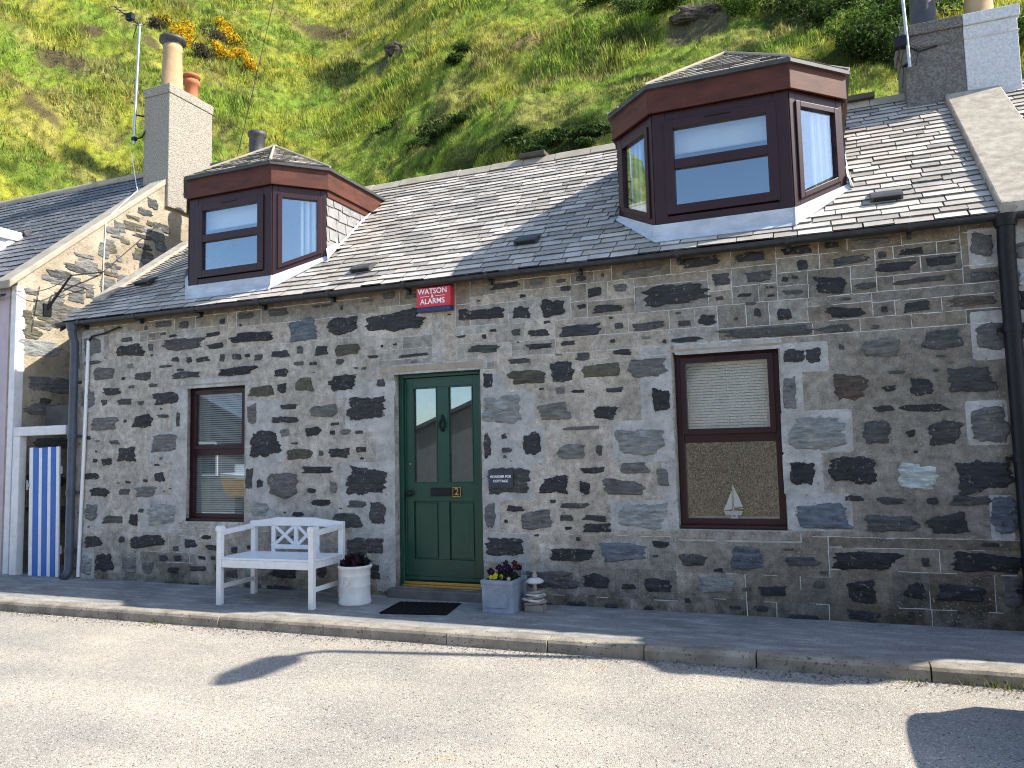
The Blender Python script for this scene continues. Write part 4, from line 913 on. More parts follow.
# ------------------------------------------------------------------ pink cottage on the left with its stone gable
XG = -9.90
pk_ = thing('pink_cottage', 'pink rendered cottage beyond the alley with tall harled chimney on its stone gable', 'cottage', (-13.5, 2.9, 0))
LE, LP, LR = 3.90, .86, 2.95
lz = lambda y: LE + LP * y
def left_house():
    mb = MB(); mb.box(-18, XG - .14, -.006, .4, -.15, 3.80); mb.box(-18, XG - .42, 5.5, 5.9, -.15, 3.86); mb.box(-18.4, -18, 0, 5.9, -.15, 3.86)
    mb.build('wall', 'pink', pk_)
    q = MB(); q.box(XG - .10, XG + .005, -.012, .12, -.12, 3.80); q.build('corner_margin', 'offwhite', pk_, bevel=.01)
    g = MB(); gf = lambda u, v, d: (XG + d, u, v)
    g.prism([(.0, -.15), (5.9, -.15), (5.9, 3.86), (LR, lz(LR) - .03), (.0, 3.86)], gf, -.42, 0)
    rnd = random.Random(31)
    G = [(30, 330, 62, 40, 'd'), (28, 300, 40, 14, 'd')]
    # boulders of the gable (distance along it, height)
    for y, z, w, h, tn in (e_ for e_ in ((.55, 3.55, .75, .34, 'l'), (.35, 3.0, .7, .3, 'g'), (1.05, 4.28, .62, .28, 'd'), (.8, 3.98, .9, .12, 'o'), (1.55, 4.72, .72, .34, 'd'), (1.75, 4.2, .5, .26, 'o'), (2.05, 5.55, .55, .3, 'd'), (2.35, 5.1, .34, .42, 'o'), (1.7, 5.15, .62, .16, 'o'), (2.5, 5.9, .6, .3, 'd'), (1.35, 5.05, .5, .2, 'g'), (1.1, 3.5, .5, .26, 'g'), (1.5, 3.85, .36, .22, 'd'), (2.2, 4.6, .5, .22, 'o'), (3.3, 5.4, .7, .3, 'd'), (3.2, 4.8, .8, .3, 'd'), (4, 4.4, .7, .3, 'g'), (.6, 2.5, .9, .26, 'd'), (.5, 2.15, .8, .2, 'd'), (1.3, 2.8, .6, .3, 'k'), (1.4, 2.3, .7, .22, 'd'), (.6, 1.7, .7, .25, 'd'), (.5, 1.2, .8, .25, 'k'), (.6, .7, .7, .3, 'd'), (1.6, 1.5, .8, .3, 'd'), (2.2, 3.3, .8, .3, 'd'), (.2, 3.75, .3, .1, 'n')) if e_[1] + e_[3] / 2 < lz(e_[0] - e_[2] / 2) - .08):
        stone_patch(g, y, z, w * .85, h * .9, {'d': 'g', 'k': 'd', 'g': 'l'}.get(tn, 'g'), gf, 1, rnd, .012)
    for i in range(55):
        y = rnd.uniform(.1, 2.5); z = rnd.uniform(3.0 + .72 * y, lz(y) - .2)
        stone_patch(g, y, z, rnd.uniform(.12, .42), rnd.uniform(.06, .20), rnd.choice('dggo'), gf, 1, rnd, .012)
    for i in range(60):
        y, z = rnd.uniform(.1, 4.5), rnd.uniform(.3, 5.9)
        if z > lz(min(y, 5.9 - y)) - .2: continue
        stone_patch(g, y, z, rnd.uniform(.1, .3), rnd.uniform(.05, .13), rnd.choice('dogk'), gf, 1, rnd, .010)
    g.build('gable_wall', ['gmortar', 'stone'], pk_)
    r = MB(); L = math.hypot(1, LP)
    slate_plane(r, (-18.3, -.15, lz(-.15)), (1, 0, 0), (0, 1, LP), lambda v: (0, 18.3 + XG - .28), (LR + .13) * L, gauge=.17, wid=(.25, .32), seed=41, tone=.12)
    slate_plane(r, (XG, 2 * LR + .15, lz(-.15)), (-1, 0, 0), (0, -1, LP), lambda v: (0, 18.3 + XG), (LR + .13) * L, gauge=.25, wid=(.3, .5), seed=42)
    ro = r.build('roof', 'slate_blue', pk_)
    s = MB(); f = lambda a, b, d: (d, a, b)
    for a, b in ((-.12, 2.46), (LR * 2 + .1, 3.44)):
        za, zb_ = (lz(a), lz(b)) if a < 3 else (lz(LR * 2 - a), lz(LR * 2 - b))
        s.prism([(a, za - .05), (b, zb_ - .05), (b, zb_ + .06), (a, za + .06)], f, XG - .30, XG + .02)
    s.build('skew', 'ridge', ro, bevel=.02)
    g2 = MB(); g2.tube([(-18.3, LR, lz(LR) - .01), (XG - .5, LR, lz(LR) - .01)], .09, 8); g2.build('ridge_cap', 'ridge', ro)
    T = Matrix.Translation((-11.75, 1.35, lz(1.35) + .02)) @ Matrix.Rotation(math.atan(LP), 4, 'X')
    v = MB(); v.prism([(-.10, 0), (.12, 0), (.12, .02), (-.05, .07), (-.10, .07)], lambda a, b, d: tuple(T @ Vector((d, a, b))), -.2, .2); v.build('roof_vent', 'cast', ro, bevel=.006)
    c = stack('chimney', -10.40, XG + .06, 2.46, 3.44, 5.6, 7.72, 'harl', pk_, cope=.16, over=.014, band=False)
    p = MB(); p.lathe((-10.12, 2.78, 7.70), [(.20, 0), (.20, .05), (.175, .08), (.155, .78), (.16, .9), (.14, .9)], 24); pt = p.build('chimney_pot', 'clay_buff', c, label='tall buff chimney pot under a black cowl')
    p = MB(); p.lathe((-10.12, 2.78, 8.58), [(.165, 0), (.165, .05), (.22, .07), (.215, .13), (.13, .17), (.0, .18)], 24); p.build('chimney_cowl', 'cast', c)
    p = MB(); p.lathe((-10.10, 3.20, 7.70), [(.15, 0), (.14, .02), (.115, .05), (.115, .34), (.14, .36), (.14, .44), (.10, .45)], 8); p.lathe((-10.10, 3.20, 8.14), [(.03, 0), (.03, .04), (.15, .05), (.14, .1), (.0, .12)], 16); p.build('chimney_pot', 'clay_red', c, label='short terracotta chimney pot')
    p = MB(); p.lathe((-10.10, 3.20, 8.09), [(.118, 0), (.118, .06)], 12); p.build('pot_vent', 'dark_void', c)
    gutter_run(-18.2, XG - .1, -.13, lz(-.15) - .08, lz(-.15) - .08, pk_)
    # the white edged dormer whose cheek shows at the frame edge
    X1, zE = -11.62, 4.99; yE = (zE - LE) / LP; f2 = lambda u, v, d: (d, u, v)
    d = MB(); d.prism([(.1, lz(.1)), (yE, zE), (.1, zE)], f2, -13.6, X1); dd = d.build('dormer', 'lead', pk_)
    e = MB(); e.box(-13.75, X1 + .06, -.05, yE - .05, zE - .09, zE + .06); e.build('fascia', 'offwhite', dd, bevel=.01)
    b = MB(); b.prism([(.1, lz(.1) + .01), (yE, lz(yE) + .01), (yE - .11, lz(yE) + .01), (.1, lz(.1) + .12)], f2, X1 + .001, X1 + .03); b.build('flashing', 'white', dd)
left_house()

# alley gate
gate = thing('alley_gate', 'blue and white striped plank gate standing ajar in a white frame', 'gate', (-9.4, .12, -.04))
m = MB(); m.box(-9.85, -9.72, -.03, .07, -.06, 1.78); m.box(-9.85, -8.88, -.03, .07, 1.782, 1.90); m.build('frame', 'offwhite', gate, bevel=.008)
m = MB(); T = Matrix.Translation((-8.965, -.012, -.02)) @ Matrix.Rotation(R(-1.5), 4, 'Y')
xs = [0, .06, .155, .215, .315, .375, .48, .55]
for i in range(7): m.box(-xs[i + 1] + .003, -xs[i] - .001, 0, .022 + .002 * (i % 2), .02, 1.655 + random.uniform(-.006, .006), 0 if i % 2 == 0 else 1, T=T)
for z in (.3, 1.3): m.box(-.53, -.0, .026, .05, z, z + .1, 0, T=T)
m.build('leaf', ['white', 'bluestripe'], gate, bevel=.003)
m = MB(); m.box(-.575, -.537, -.012, 0.0, 1.16, 1.20, 0, T=T); m.box(-.567, -.557, -.02, .0, 1.12, 1.24, 0, T=T); m.build('latch', 'alu', gate)
m = MB(); m.box(-9.84, -8.87, .05, .4, -.1, -.035); m.build('sill', 'step', gate)
m = MB(); m.box(XG + .01, XL - .01, 5.2, 5.3, -.1, 2.3); o = m.build('alley_wall', 'harl_grey', None, (-9.35, 5.25, -.1)); tag(o, 'dark end wall of the alley behind the striped gate', 'wall')
m = MB(); m.box(XG + .005, XL - .005, .45, .75, 1.92, 2.2); o = m.build('alley_lintel', 'step', None, (-9.35, .6, 1.92)); tag(o, 'dark stone lintel above the striped gate frame', 'lintel')

# ------------------------------------------------------------------ pavement, kerb, road
def kerb_y(x): return -1.12 - .0145 * (1.1 - x)
m = MB(); xs = [-40, -18, -8.2, 1.1, 12, 40]
tops = []
for x in xs: tops += [(x, .0, .0), (x, kerb_y(x) + .125, -.026)]
m.add(tops, [(2 * i, 2 * i + 1, 2 * i + 3, 2 * i + 2) for i in range(len(xs) - 1)])
structure(m.build('pavement', 'pave'))
m = MB(); m.add([(XG - .4, -.0, -.004), (XL + .4, -.0, -.004), (XL + .4, 6, -.004), (XG - .4, 6, -.004)], [(0, 1, 2, 3)]); structure(m.build('alley_ground', 'pave'))
rk = random.Random(9); m = MB(); x = -40.
jo = [-6.55, -5.3, -4.15, -2.95, -2.08, -1.32, -.52, .58, 1.75]
edges = [-40 + i * 1.1 for i in range(31)] + jo + [2.9 + i * 1.1 for i in range(33)]
edges = sorted(e for e in edges if e in jo or e < -7 or e > 2.5)
for a, b in zip(edges[:-1], edges[1:]):
    dz = rk.uniform(-.006, .004); dy = rk.uniform(-.007, .007); g = .005
    ya, yb = kerb_y(a) + dy, kerb_y(b) + dy
    ov = .03
    pr = [(0, -.2), (0, -.055), (.012, -.034), (.03, -.026 + dz), (.126, -.024 + dz * .4), (.126, -.2)]
    vs = [(a + g, ya + p, z) for p, z in pr] + [(b - g, yb + p, z) for p, z in pr]; k = len(pr)
    m.add(vs, [tuple(range(k)), tuple(range(k, 2 * k))[::-1]] + [(i, (i + 1) % k, k + (i + 1) % k, k + i) for i in range(k)], 0, (1, 1, 1))
structure(m.build('kerb', 'kerb'))
m = MB(); nx, ny = 60, 30
vs = []
for j in range(ny + 1):
    for i in range(nx + 1):
        x = -60 + 120 * i / nx; y = -.9 - 60 * (j / ny) ** 2
        vs.append((x, y, -.128 + .012 * mnoise.noise(Vector((x * .4, y * .7, 0))) * (1 if y < -1.5 else .3)))
m.add(vs, [(j * (nx + 1) + i, j * (nx + 1) + i + 1, (j + 1) * (nx + 1) + i + 1, (j + 1) * (nx + 1) + i) for j in range(ny) for i in range(nx)], smooth=True)
structure(m.build('road', 'road'))
# loose grit washed against the kerb
m = MB(); rg = random.Random(77)
for i in range(2600):
    x = rg.uniform(-9, 1.8); d = abs(rg.gauss(0, .10)); y = kerb_y(x) - .012 - d; s = rg.uniform(.003, .009) * (1.3 if rg.random() < .1 else 1)
    c = rg.choice(((.30, .26, .2), (.14, .12, .10), (.42, .38, .31), (.08, .075, .07)))
    p = Vector((x, y, -.124)); r = lambda: rg.uniform(.6, 1.2) * s
    m.add([p + Vector((r(), 0, 0)), p + Vector((-r() * .5, r(), 0)), p + Vector((-r() * .5, -r(), 0)), p + Vector((0, 0, r()))], [(0, 1, 3), (1, 2, 3), (2, 0, 3)], 0, c)
o = m.build('grit', 'leaf', None); tag(o, 'loose grit lying along the foot of the kerb', 'grit', kind='stuff')
# ------------------------------------------------------------------ bench
bench = thing('garden_bench', 'white painted wooden bench with crossed back panels under the left window', 'bench', (-5.2, -.5, -.008))
BX0, BX1, BF, BB = -5.69, -4.615, -.765, -.235
pz = lambda y: -.026 * min(1, -y / 1.0) - .0
def leg(x, y, z1, round_top=False, name='leg'):
    m = MB(); m.box(x - .027, x + .027, y - .027, y + .027, pz(y), z1)
    if round_top:
        m.tube([(x - .034, y, z1 + .012), (x + .034, y, z1 + .012)], .036, 14)
    m.build(name, 'white', bench, bevel=.005)
leg(BX0, BF, .715, True); leg(BX1, BF, .715, True); leg(BX0, BB, .765); leg(BX1, BB, .765)
m = MB()
for i in range(5): m.box(BX0 - .025, BX1 + .025, BF - .015 + i * .104, BF + .083 + i * .104, .425, .447)
m.build('seat', 'white', bench, bevel=.005)
m = MB(); m.box(BX0 + .03, BX1 - .03, BF - .018, BF + .008, .35, .424); m.box(BX0 + .03, BX1 - .03, BB - .01, BB + .014, .355, .424)
for x in (BX0, BX1): m.box(x - .012, x + .012, BF + .03, BB - .03, .355, .424)
m.build('apron', 'white', bench, bevel=.004)
for x in (BX0, BX1):
    m = MB(); m.box(x - .014, x + .014, BF + .03, BB - .03, .135, .18); m.build('stretcher', 'white', bench, bevel=.004)
    m = MB(); m.prism([(BF + .02, .665), (BB - .02, .69), (BB - .02, .74), (BF + .02, .715)], lambda a, b, d: (d, a, b), x - .027, x + .027); m.build('armrest', 'white', bench, bevel=.006)
m = MB(); f = lambda u, v, d: (u, BB + d, v)
mid = (BX0 + BX1) / 2
m.prism([(BX0 - .03, .70), (BX0 + .28, .715), (BX1 - .28, .715), (BX1 + .03, .70), (BX1 + .03, .762), (BX1 - .22, .788), (BX1 - .30, .802), (BX0 + .30, .802), (BX0 + .22, .788), (BX0 - .03, .762)], f, -.035, .005)
a0, a1 = BX0 + .235, BX1 - .255
m.box(a0, a1, BB - .03, BB, .475, .52)
for x in (a0, a1 - .045, mid - .022): m.box(x, x + .045, BB - .028, BB - .002, .44 if x != mid - .022 else .52, .714)
for x0, x1 in ((a0 + .045, mid - .022), (mid + .023, a1 - .045)):
    for s in (0, 1):
        p, q = ((x0, .522), (x1, .712)) if s == 0 else ((x0, .712), (x1, .522))
        dx, dz = q[0] - p[0], q[1] - p[1]; L = math.hypot(dx, dz); nx_, nz_ = -dz / L * .017, dx / L * .017
        yy = .0015 * s
        m.prism([(p[0] + nx_, p[1] + nz_), (p[0] - nx_, p[1] - nz_), (q[0] - nx_, q[1] - nz_), (q[0] + nx_, q[1] + nz_)], f, -.026 + yy, -.006 - yy)
m.build('backrest', 'white', bench, bevel=.004)

bench.rotation_euler = (0, 0, R(2.6))

# ------------------------------------------------------------------ plants and pots
def leaf_clump(mb, c, rx, ry, rz, n, size, cols, rnd, up=.5):
    for i in range(n):
        while True:
            p = Vector((rnd.uniform(-1, 1), rnd.uniform(-1, 1), rnd.uniform(-1, 1)))
            if p.length < 1: break
        q = Vector((c[0] + p.x * rx, c[1] + p.y * ry, c[2] + p.z * rz)); s = size * rnd.uniform(.6, 1.4)
        d = Vector((rnd.gauss(0, 1) + p.x, rnd.gauss(0, 1) + p.y, rnd.gauss(0, 1) + up)).normalized()
        a = d.orthogonal().normalized(); a = Matrix.Rotation(rnd.uniform(0, 6.28), 3, d) @ a; b = d.cross(a)
        cc = rnd.choice(cols); g = rnd.uniform(.75, 1.3); cc = tuple(v * g for v in cc)
        mb.add([q - a * s, q + b * s * .55 + d * s * .2, q + a * s, q - b * s * .55 + d * s * .1], [(0, 1, 2, 3)], 0, cc)

CR = Vector((-4.345, -.40, -.012))
m = MB(); m.lathe(CR, [(.0, .0), (.156, 0), (.160, .012), (.159, .03), (.152, .05), (.150, .17), (.153, .178), (.150, .187), (.149, .27), (.153, .277), (.150, .285), (.152, .335), (.166, .35), (.169, .366), (.160, .376), (.142, .374), (.138, .34), (0, .34)], 32, 0, wob=.008)
# faint raised medallion
m.lathe((0, 0, 0), [(.05, .0), (.048, .004), (.042, .004), (.040, .0)], 20); m.v[-80:] = [(CR.x + p[0], CR.y - .1505 - p[2] * 1.2 + .0, CR.z + .235 + p[1]) for p in m.v[-80:]]
o = m.build('plant_pot', 'crock', None, tuple(CR)); tag(o, 'white glazed crock standing beside the bench holding a dark purple plant', 'plant pot')
r1 = random.Random(5); m = MB(); leaf_clump(m, CR + Vector((0, 0, .40)), .14, .14, .065, 420, .030, [(.020, .008, .016), (.035, .012, .022), (.012, .012, .010), (.05, .02, .035)], r1)
m.tube([CR + Vector((0, 0, .335)), CR + Vector((0, 0, .40))], .012, 6, 0, (.02, .01, .01))
o = m.build('purple_plant', 'leaf', None, tuple(CR + Vector((0, 0, .34)))); tag(o, 'dark purple leafed plant growing in the white crock', 'plant')

# square lead-look planter
PX0, PX1, PY0, PY1, PZ, PH = -2.955, -2.640, -.47, -.12, -.012, .295
m = MB(); t_ = .02
def ring(i, z): return [(PX0 + i, PY0 + i, z), (PX1 - i, PY0 + i, z), (PX1 - i, PY1 - i, z), (PX0 + i, PY1 - i, z)]
lv = [ring(.008, PZ), ring(.008, PZ + .02), ring(.012, PZ + .03), ring(.004, PZ + PH - .05), ring(-.002, PZ + PH - .03), ring(-.002, PZ + PH), ring(.022, PZ + PH), ring(.026, PZ + PH - .05)]
vs = [p for l in lv for p in l]; m.add(vs, [(4 * i + j, 4 * i + (j + 1) % 4, 4 * i + 4 + (j + 1) % 4, 4 * i + 4 + j) for i in range(len(lv) - 1) for j in range(4)] + [(3, 2, 1, 0)])
cx, cz = (PX0 + PX1) / 2, PZ + .145
def frame_loop(w, h, y, nr=6, rr=.03):
    pts = []
    for sx, sz, a0_ in ((1, 1, 0), (-1, 1, 90), (-1, -1, 180), (1, -1, 270)):
        for i in range(nr + 1):
            a = R(a0_ + 90 * i / nr); pts.append((cx + sx * (w - rr) + rr * math.cos(a), y, cz + sz * (h - rr) + rr * math.sin(a)))
    return pts + [pts[0]]
m.tube(frame_loop(.105, .09, PY0 + .006), .005, 6, caps=False)
m.box(cx - .018, cx + .018, PY0 + .0, PY0 + .009, cz + .03, cz + .075); m.tube([(cx, PY0 + .004, cz + .075), (cx, PY0 + .004, cz + .04)], [.022, .006], 8)
m.build('body', 'leadpl', (pl := thing('planter', 'square blue grey planter with moulded panel at the right foot of the door', 'planter', ((PX0 + PX1) / 2, (PY0 + PY1) / 2, PZ))), bevel=.004)
m = MB(); m.box(PX0 + .024, PX1 - .024, PY0 + .024, PY1 - .024, PZ + PH - .09, PZ + PH - .045); m.build('soil', 'soil', pl)
r2 = random.Random(6); pan = thing('pansies', 'dark purple and yellow pansies growing in the square planter', 'flowers', ((PX0 + PX1) / 2, (PY0 + PY1) / 2, PZ + PH - .05))
m = MB(); top = PZ + PH
leaf_clump(m, (cx, (PY0 + PY1) / 2, top + .0), .14, .15, .05, 320, .028, [(.03, .06, .015), (.04, .085, .02), (.02, .04, .012)], r2)
m.build('leaves', 'leaf', pan)
def pansy(mb, p, s, cols, face):
    face = Vector(face).normalized(); a = face.orthogonal().normalized(); b = face.cross(a)
    for k in range(5):
        th = 2 * math.pi * k / 5 + .3; d = a * math.cos(th) + b * math.sin(th); e = face.cross(d)
        vs = [p, p + d * s * .5 + e * s * .45, p + d * s * 1.0 + e * s * .35 + face * s * .1, p + d * s * 1.08 + face * s * .15, p + d * s - e * s * .35 + face * s * .1, p + d * s * .5 - e * s * .45]
        mb.add(vs, [(0, 1, 2, 3, 4, 5)], 0, cols[k % len(cols)])
    mb.add([p + face * s * .15 + a * s * .15, p + face * s * .15 + b * s * .15, p + face * s * .15 - a * s * .15, p + face * s * .15 - b * s * .15], [(0, 1, 2, 3)], 0, (.6, .35, .02))
pm = MB()
pans = [(-.02, -.15, .035, .030, 'y'), (.025, -.12, .025, .024, 'y'), (-.07, -.14, .02, .02, 'y'), (-.06, -.05, .06, .022, 'w'), (.10, -.13, .012, .017, 'w')]
pans += [(r2.uniform(-.14, .12), r2.uniform(-.12, .12), r2.uniform(.02, .10), .028, 'p') for i in range(22)] + [(.02, .0, .13, .03, 'p'), (.10, .02, .13, .028, 'r'), (.12, -.02, .10, .024, 'r'), (-.08, -.10, .07, .032, 'p'), (-.11, -.06, .06, .03, 'p')]
for dx, dy, dz, s, k in pans:
    p = Vector((cx + dx, (PY0 + PY1) / 2 + dy, top + dz))
    c = {'y': [(.75, .62, .03), (.85, .72, .06)], 'w': [(.7, .62, .3), (.75, .7, .45)], 'p': [(.028, .010, .045), (.016, .007, .026), (.045, .015, .065)], 'r': [(.10, .012, .02), (.06, .01, .014)]}[k]
    pansy(pm, p, s, c, (r2.uniform(-.4, .4), -1, r2.uniform(-.1, .7)))
    pm.tube([p, p - Vector((0, -.03, dz + .02))], .002, 4, 0, (.04, .09, .02))
pm.build('blooms', 'leaf', pan)

# stacked stones ornament
cairn = thing('stone_ornament', 'small cairn of flat beach stones topped with a white capped stone', 'ornament', (-2.50, -.27, -.01))
r3 = random.Random(12)
def slab(c, rx, ry, h, tilt, mat, name='stone', n=14, az=0):
    m = MB(); T = Matrix.Translation(c) @ Matrix.Rotation(R(az), 4, 'Z') @ Matrix.Rotation(R(tilt), 4, 'Y'); pts = []
    jit = [r3.uniform(.82, 1.12) for i in range(n)]
    for q, z in ((.0, -.5), (.75, -.5), (.97, -.25), (1, .1), (.85, .45), (.5, .52), (0, .52)):
        for i in range(n):
            a = 2 * math.pi * i / n; pts.append(T @ Vector((rx * q * math.cos(a) * jit[i], ry * q * math.sin(a) * jit[i], h * z)))
    m.add(pts, [(r * n + i, r * n + (i + 1) % n, (r + 1) * n + (i + 1) % n, (r + 1) * n + i) for r in range(6) for i in range(n)], smooth=True)
    m.build(name, mat, cairn)
z = -.01
m = MB(); m.box(-2.59, -2.42, -.33, -.20, z, z + .062); m.build('base_stone', 'pebble', cairn, bevel=.008)
z += .062
for i, (rx, h, tl) in enumerate(((.115, .030, -7), (.11, .026, 5), (.12, .03, -9), (.10, .024, 4), (.095, .026, -6))):
    slab((-2.505 + r3.uniform(-.01, .01), -.27, z + h / 2), rx, .085, h, tl, 'shellwhite' if i % 2 else 'pebble', az=r3.uniform(-30, 30)); z += h * .88
m = MB(); m.lathe((-2.505, -.27, z - .005), [(.024, 0), (.018, .05), (.016, .085)], 10); m.build('stem', 'pebble', cairn)
z += .08
m = MB(); m.lathe((-2.505, -.27, z), [(.0, -.012), (.07, -.010), (.082, .0), (.078, .014), (.05, .032), (.0, .042)], 20, wob=.03); m.build('cap', 'shellwhite', cairn)
m = MB(); m.lathe((-2.505, -.27, z + .036), [(.022, 0), (.026, .02), (.016, .045), (.018, .06), (.0, .075)], 10); m.build('finial', 'pebble', cairn)

m = MB(); m.box(-3.96, -3.32, -.68, -.18, -.012, .004)
for i in range(12): m.box(-3.94 + i * .052, -3.925 + i * .052, -.67, -.19, .004, .009)
T = Matrix.Translation((-3.58, -.44, 0)) @ Matrix.Rotation(R(9), 4, 'Z') @ Matrix.Translation((3.64, .43, -.006)); m.v = [tuple(T @ Vector(p)) for p in m.v]
o = m.build('doormat', 'mat', None, (-3.64, -.43, -.015)); tag(o, 'black ribbed rubber doormat lying in front of the green door', 'doormat')

# signs
al = thing('alarm_box', 'red alarm box lettered WATSON & ALARMS under the gutter', 'alarm box', (-3.6, -.04, 2.92))
m = MB(); m.box(-3.795, -3.405, -.085, .0, 2.925, 3.130); m.build('cover', 'red', al, bevel=.008)
m = MB(); m.box(-3.792, -3.408, -.083, .0, 2.880, 2.9245); m.build('base', 'navy', al, bevel=.006)
text('lettering', 'WATSON', .078, (-3.61, -.0862, 3.084), al, sx=.98); text('lettering', 'ALARMS', .078, (-3.61, -.0862, 2.981), al, sx=.98); text('lettering', '&', .045, (-3.61, -.0862, 3.033), al)
for xa, xb in ((-3.75, -3.645), (-3.575, -3.47)):
    m = MB(); m.box(xa, xb, -.0875, -.0855, 3.032, 3.036); m.build('rule', 'letter', al)
pq = thing('name_plaque', 'small blue slate name plaque with white lettering right of the door', 'name plaque', (-2.915, -.03, 1.10))
m = MB(); m.box(-3.05, -2.79, -.036, -.012, 1.09, 1.265); m.build('slate', 'plaque', pq, bevel=.004)
text('lettering', 'HOARDER POR', .034, (-2.92, -.0372, 1.198), pq, sx=.95); text('lettering', 'COTTAGE', .034, (-2.92, -.0372, 1.155), pq)

# model sailing boat on the window sill
sb = thing('model_sailboat', 'white model sailing boat standing on the sill of the right window', 'model boat', (-.765, .15, .81))
bx, by, bz = -.765, .155, .815
m = MB(); pts = []
for s, hw, sh in ((-.085, .004, .0), (-.05, .014, -.002), (0, .018, -.004), (.05, .013, -.002), (.075, .010, .0)):
    pts += [(bx + s, by - hw, bz + .055 - sh), (bx + s * .8, by, bz + .018), (bx + s, by + hw, bz + .055 - sh)]
m.add(pts, [(3 * i + j, 3 * i + 3 + j, 3 * i + 4 + j, 3 * i + 1 + j) for i in range(4) for j in (0, 1)] + [(3 * i, 3 * i + 2, 3 * i + 5, 3 * i + 3) for i in range(4)] + [(0, 1, 2), (12, 14, 13)]); m.build('hull', 'white', sb)
m = MB(); m.tube([(bx - .004, by, bz + .05), (bx - .004, by, bz + .285)], .003, 6); m.tube([(bx - .004, by, bz + .085), (bx + .085, by, bz + .08)], .0025, 6); m.build('mast', 'white', sb)
for poly in ([(.003, .095), (.078, .092), (.055, .16), (.003, .278)], [(-.012, .072), (-.012, .235), (-.05, .14), (-.088, .06)]):
    m = MB(); m.prism(poly, lambda u, v, d: (bx + u, by + d - .02 * math.sin(max(0, abs(u)) * 30) * .15, bz + v), -.001, .001); m.build('sail', 'white', sb)
m = MB(); m.box(bx - .03, bx + .035, by - .02, by + .02, bz - .012, bz + .004); m.box(bx - .018, bx - .012, by - .012, by + .012, bz, bz + .035); m.box(bx + .018, bx + .024, by - .012, by + .012, bz, bz + .035); m.build('stand', 'white', sb)
m = MB(); m.box(W2[0] + .005, W2[1] - .005, .156, .42, W2[2] + .02, W2[2] + .08); m.build('window_board', 'white', win2)
m = MB(); m.box(W1[0] + .005, W1[1] - .005, .156, .42, W1[2] + .02, W1[2] + .08); m.build('window_board', 'white', win1)
# little lighthouse ornament behind the left dormer glass
o3 = MB(); o3.lathe((-6.0, .30, 3.50), [(.0, 0), (.045, 0), (.045, .02), (.032, .03), (.024, .15), (.034, .155), (.034, .168), (.018, .17), (.018, .2), (.028, .205), (.0, .235)], 16)
tag(o3.build('lighthouse_ornament', 'shellwhite', None, (-6.0, .30, 3.50)), 'little white lighthouse ornament inside the dormer above the bench', 'ornament')

# ------------------------------------------------------------------ aerials and cables
ae = thing('tv_aerial', 'pale aerial pole with black head bracketed to the tall harled chimney', 'aerial', (-10.6, 2.4, 6.7))
ax, ay = -10.50, 2.36
m = MB(); m.tube([(ax - .02, ay, 6.74), (ax + .07, ay, 8.83)], .022, 8); m.build('mast', 'alu', ae)
m = MB(); m.tube([(ax, ay, 6.82), (ax + .10, ay + .06, 6.86), (ax + .16, ay + .15, 7.1), (ax + .10, ay + .12, 7.2)], .012, 6); m.tube([(ax, ay, 7.25), (ax + .1, ay + .14, 7.25)], .014, 6); m.box(ax - .04, ay * 0 + ax + .03, ay - .03, ay + .03, 6.80, 6.86); m.build('bracket', 'black', ae)
m = MB(); m.tube([(ax + .09, ay, 8.80), (ax - .42, ay - .1, 9.22)], .012, 6)
for i in range(7):
    f = i / 6; c = Vector((ax + .05 - .42 * f, ay - .1 * f, 8.82 + .38 * f)); m.tube([c + Vector((.0, -.12, -.05)), c + Vector((0, .12, .05))], .006, 5)
m.box(ax - .2, ax - .06, ay - .06, ay + .02, 8.95, 9.06); m.tube([(ax + .0, ay, 8.83), (ax - .06, ay - .02, 8.6)], .007, 5); m.build('head', 'black', ae)
ae2 = thing('tv_aerial', 'pale aerial pole with black junction box fixed to the grey and white chimney', 'aerial', (1.04, 1.86, 5.3))
ax, ay = 1.055, 1.83
m = MB(); m.tube([(ax, ay, 5.36), (ax - .05, ay, 6.9)], .017, 8); m.build('mast', 'alu', ae2)
m = MB(); m.box(.92, 1.045, ay - .02, ay + .08, 5.60, 5.72); m.build('junction_box', 'black', ae2, bevel=.01)
m = MB(); m.tube([(ax, ay, 5.42), (ax - .06, ay + .04, 5.40), (ax - .02, ay + .09, 5.42)], .012, 6); m.tube([(ax, ay + .02, 5.6), (ax + .1, ay + .08, 5.55), (ax + .28, ay + .085, 5.58)], .008, 6); m.build('bracket', 'black', ae2)
m = MB(); m.tube([(ax - .08, ay, 5.62), (ax - .09, ay + .06, 5.5), (ax - .05, ay + .09, 5.38), (.985, 1.95, 5.2)], .006, 6)
m.build('cable', 'cable', ae2); m = MB(); m.tube([(ax + .02, ay + .0, 5.62), (ax + .1, ay + .06, 5.56), (ax + .06, ay + .08, 5.4)], .005, 6); m.build('cable', 'cable', ae2)
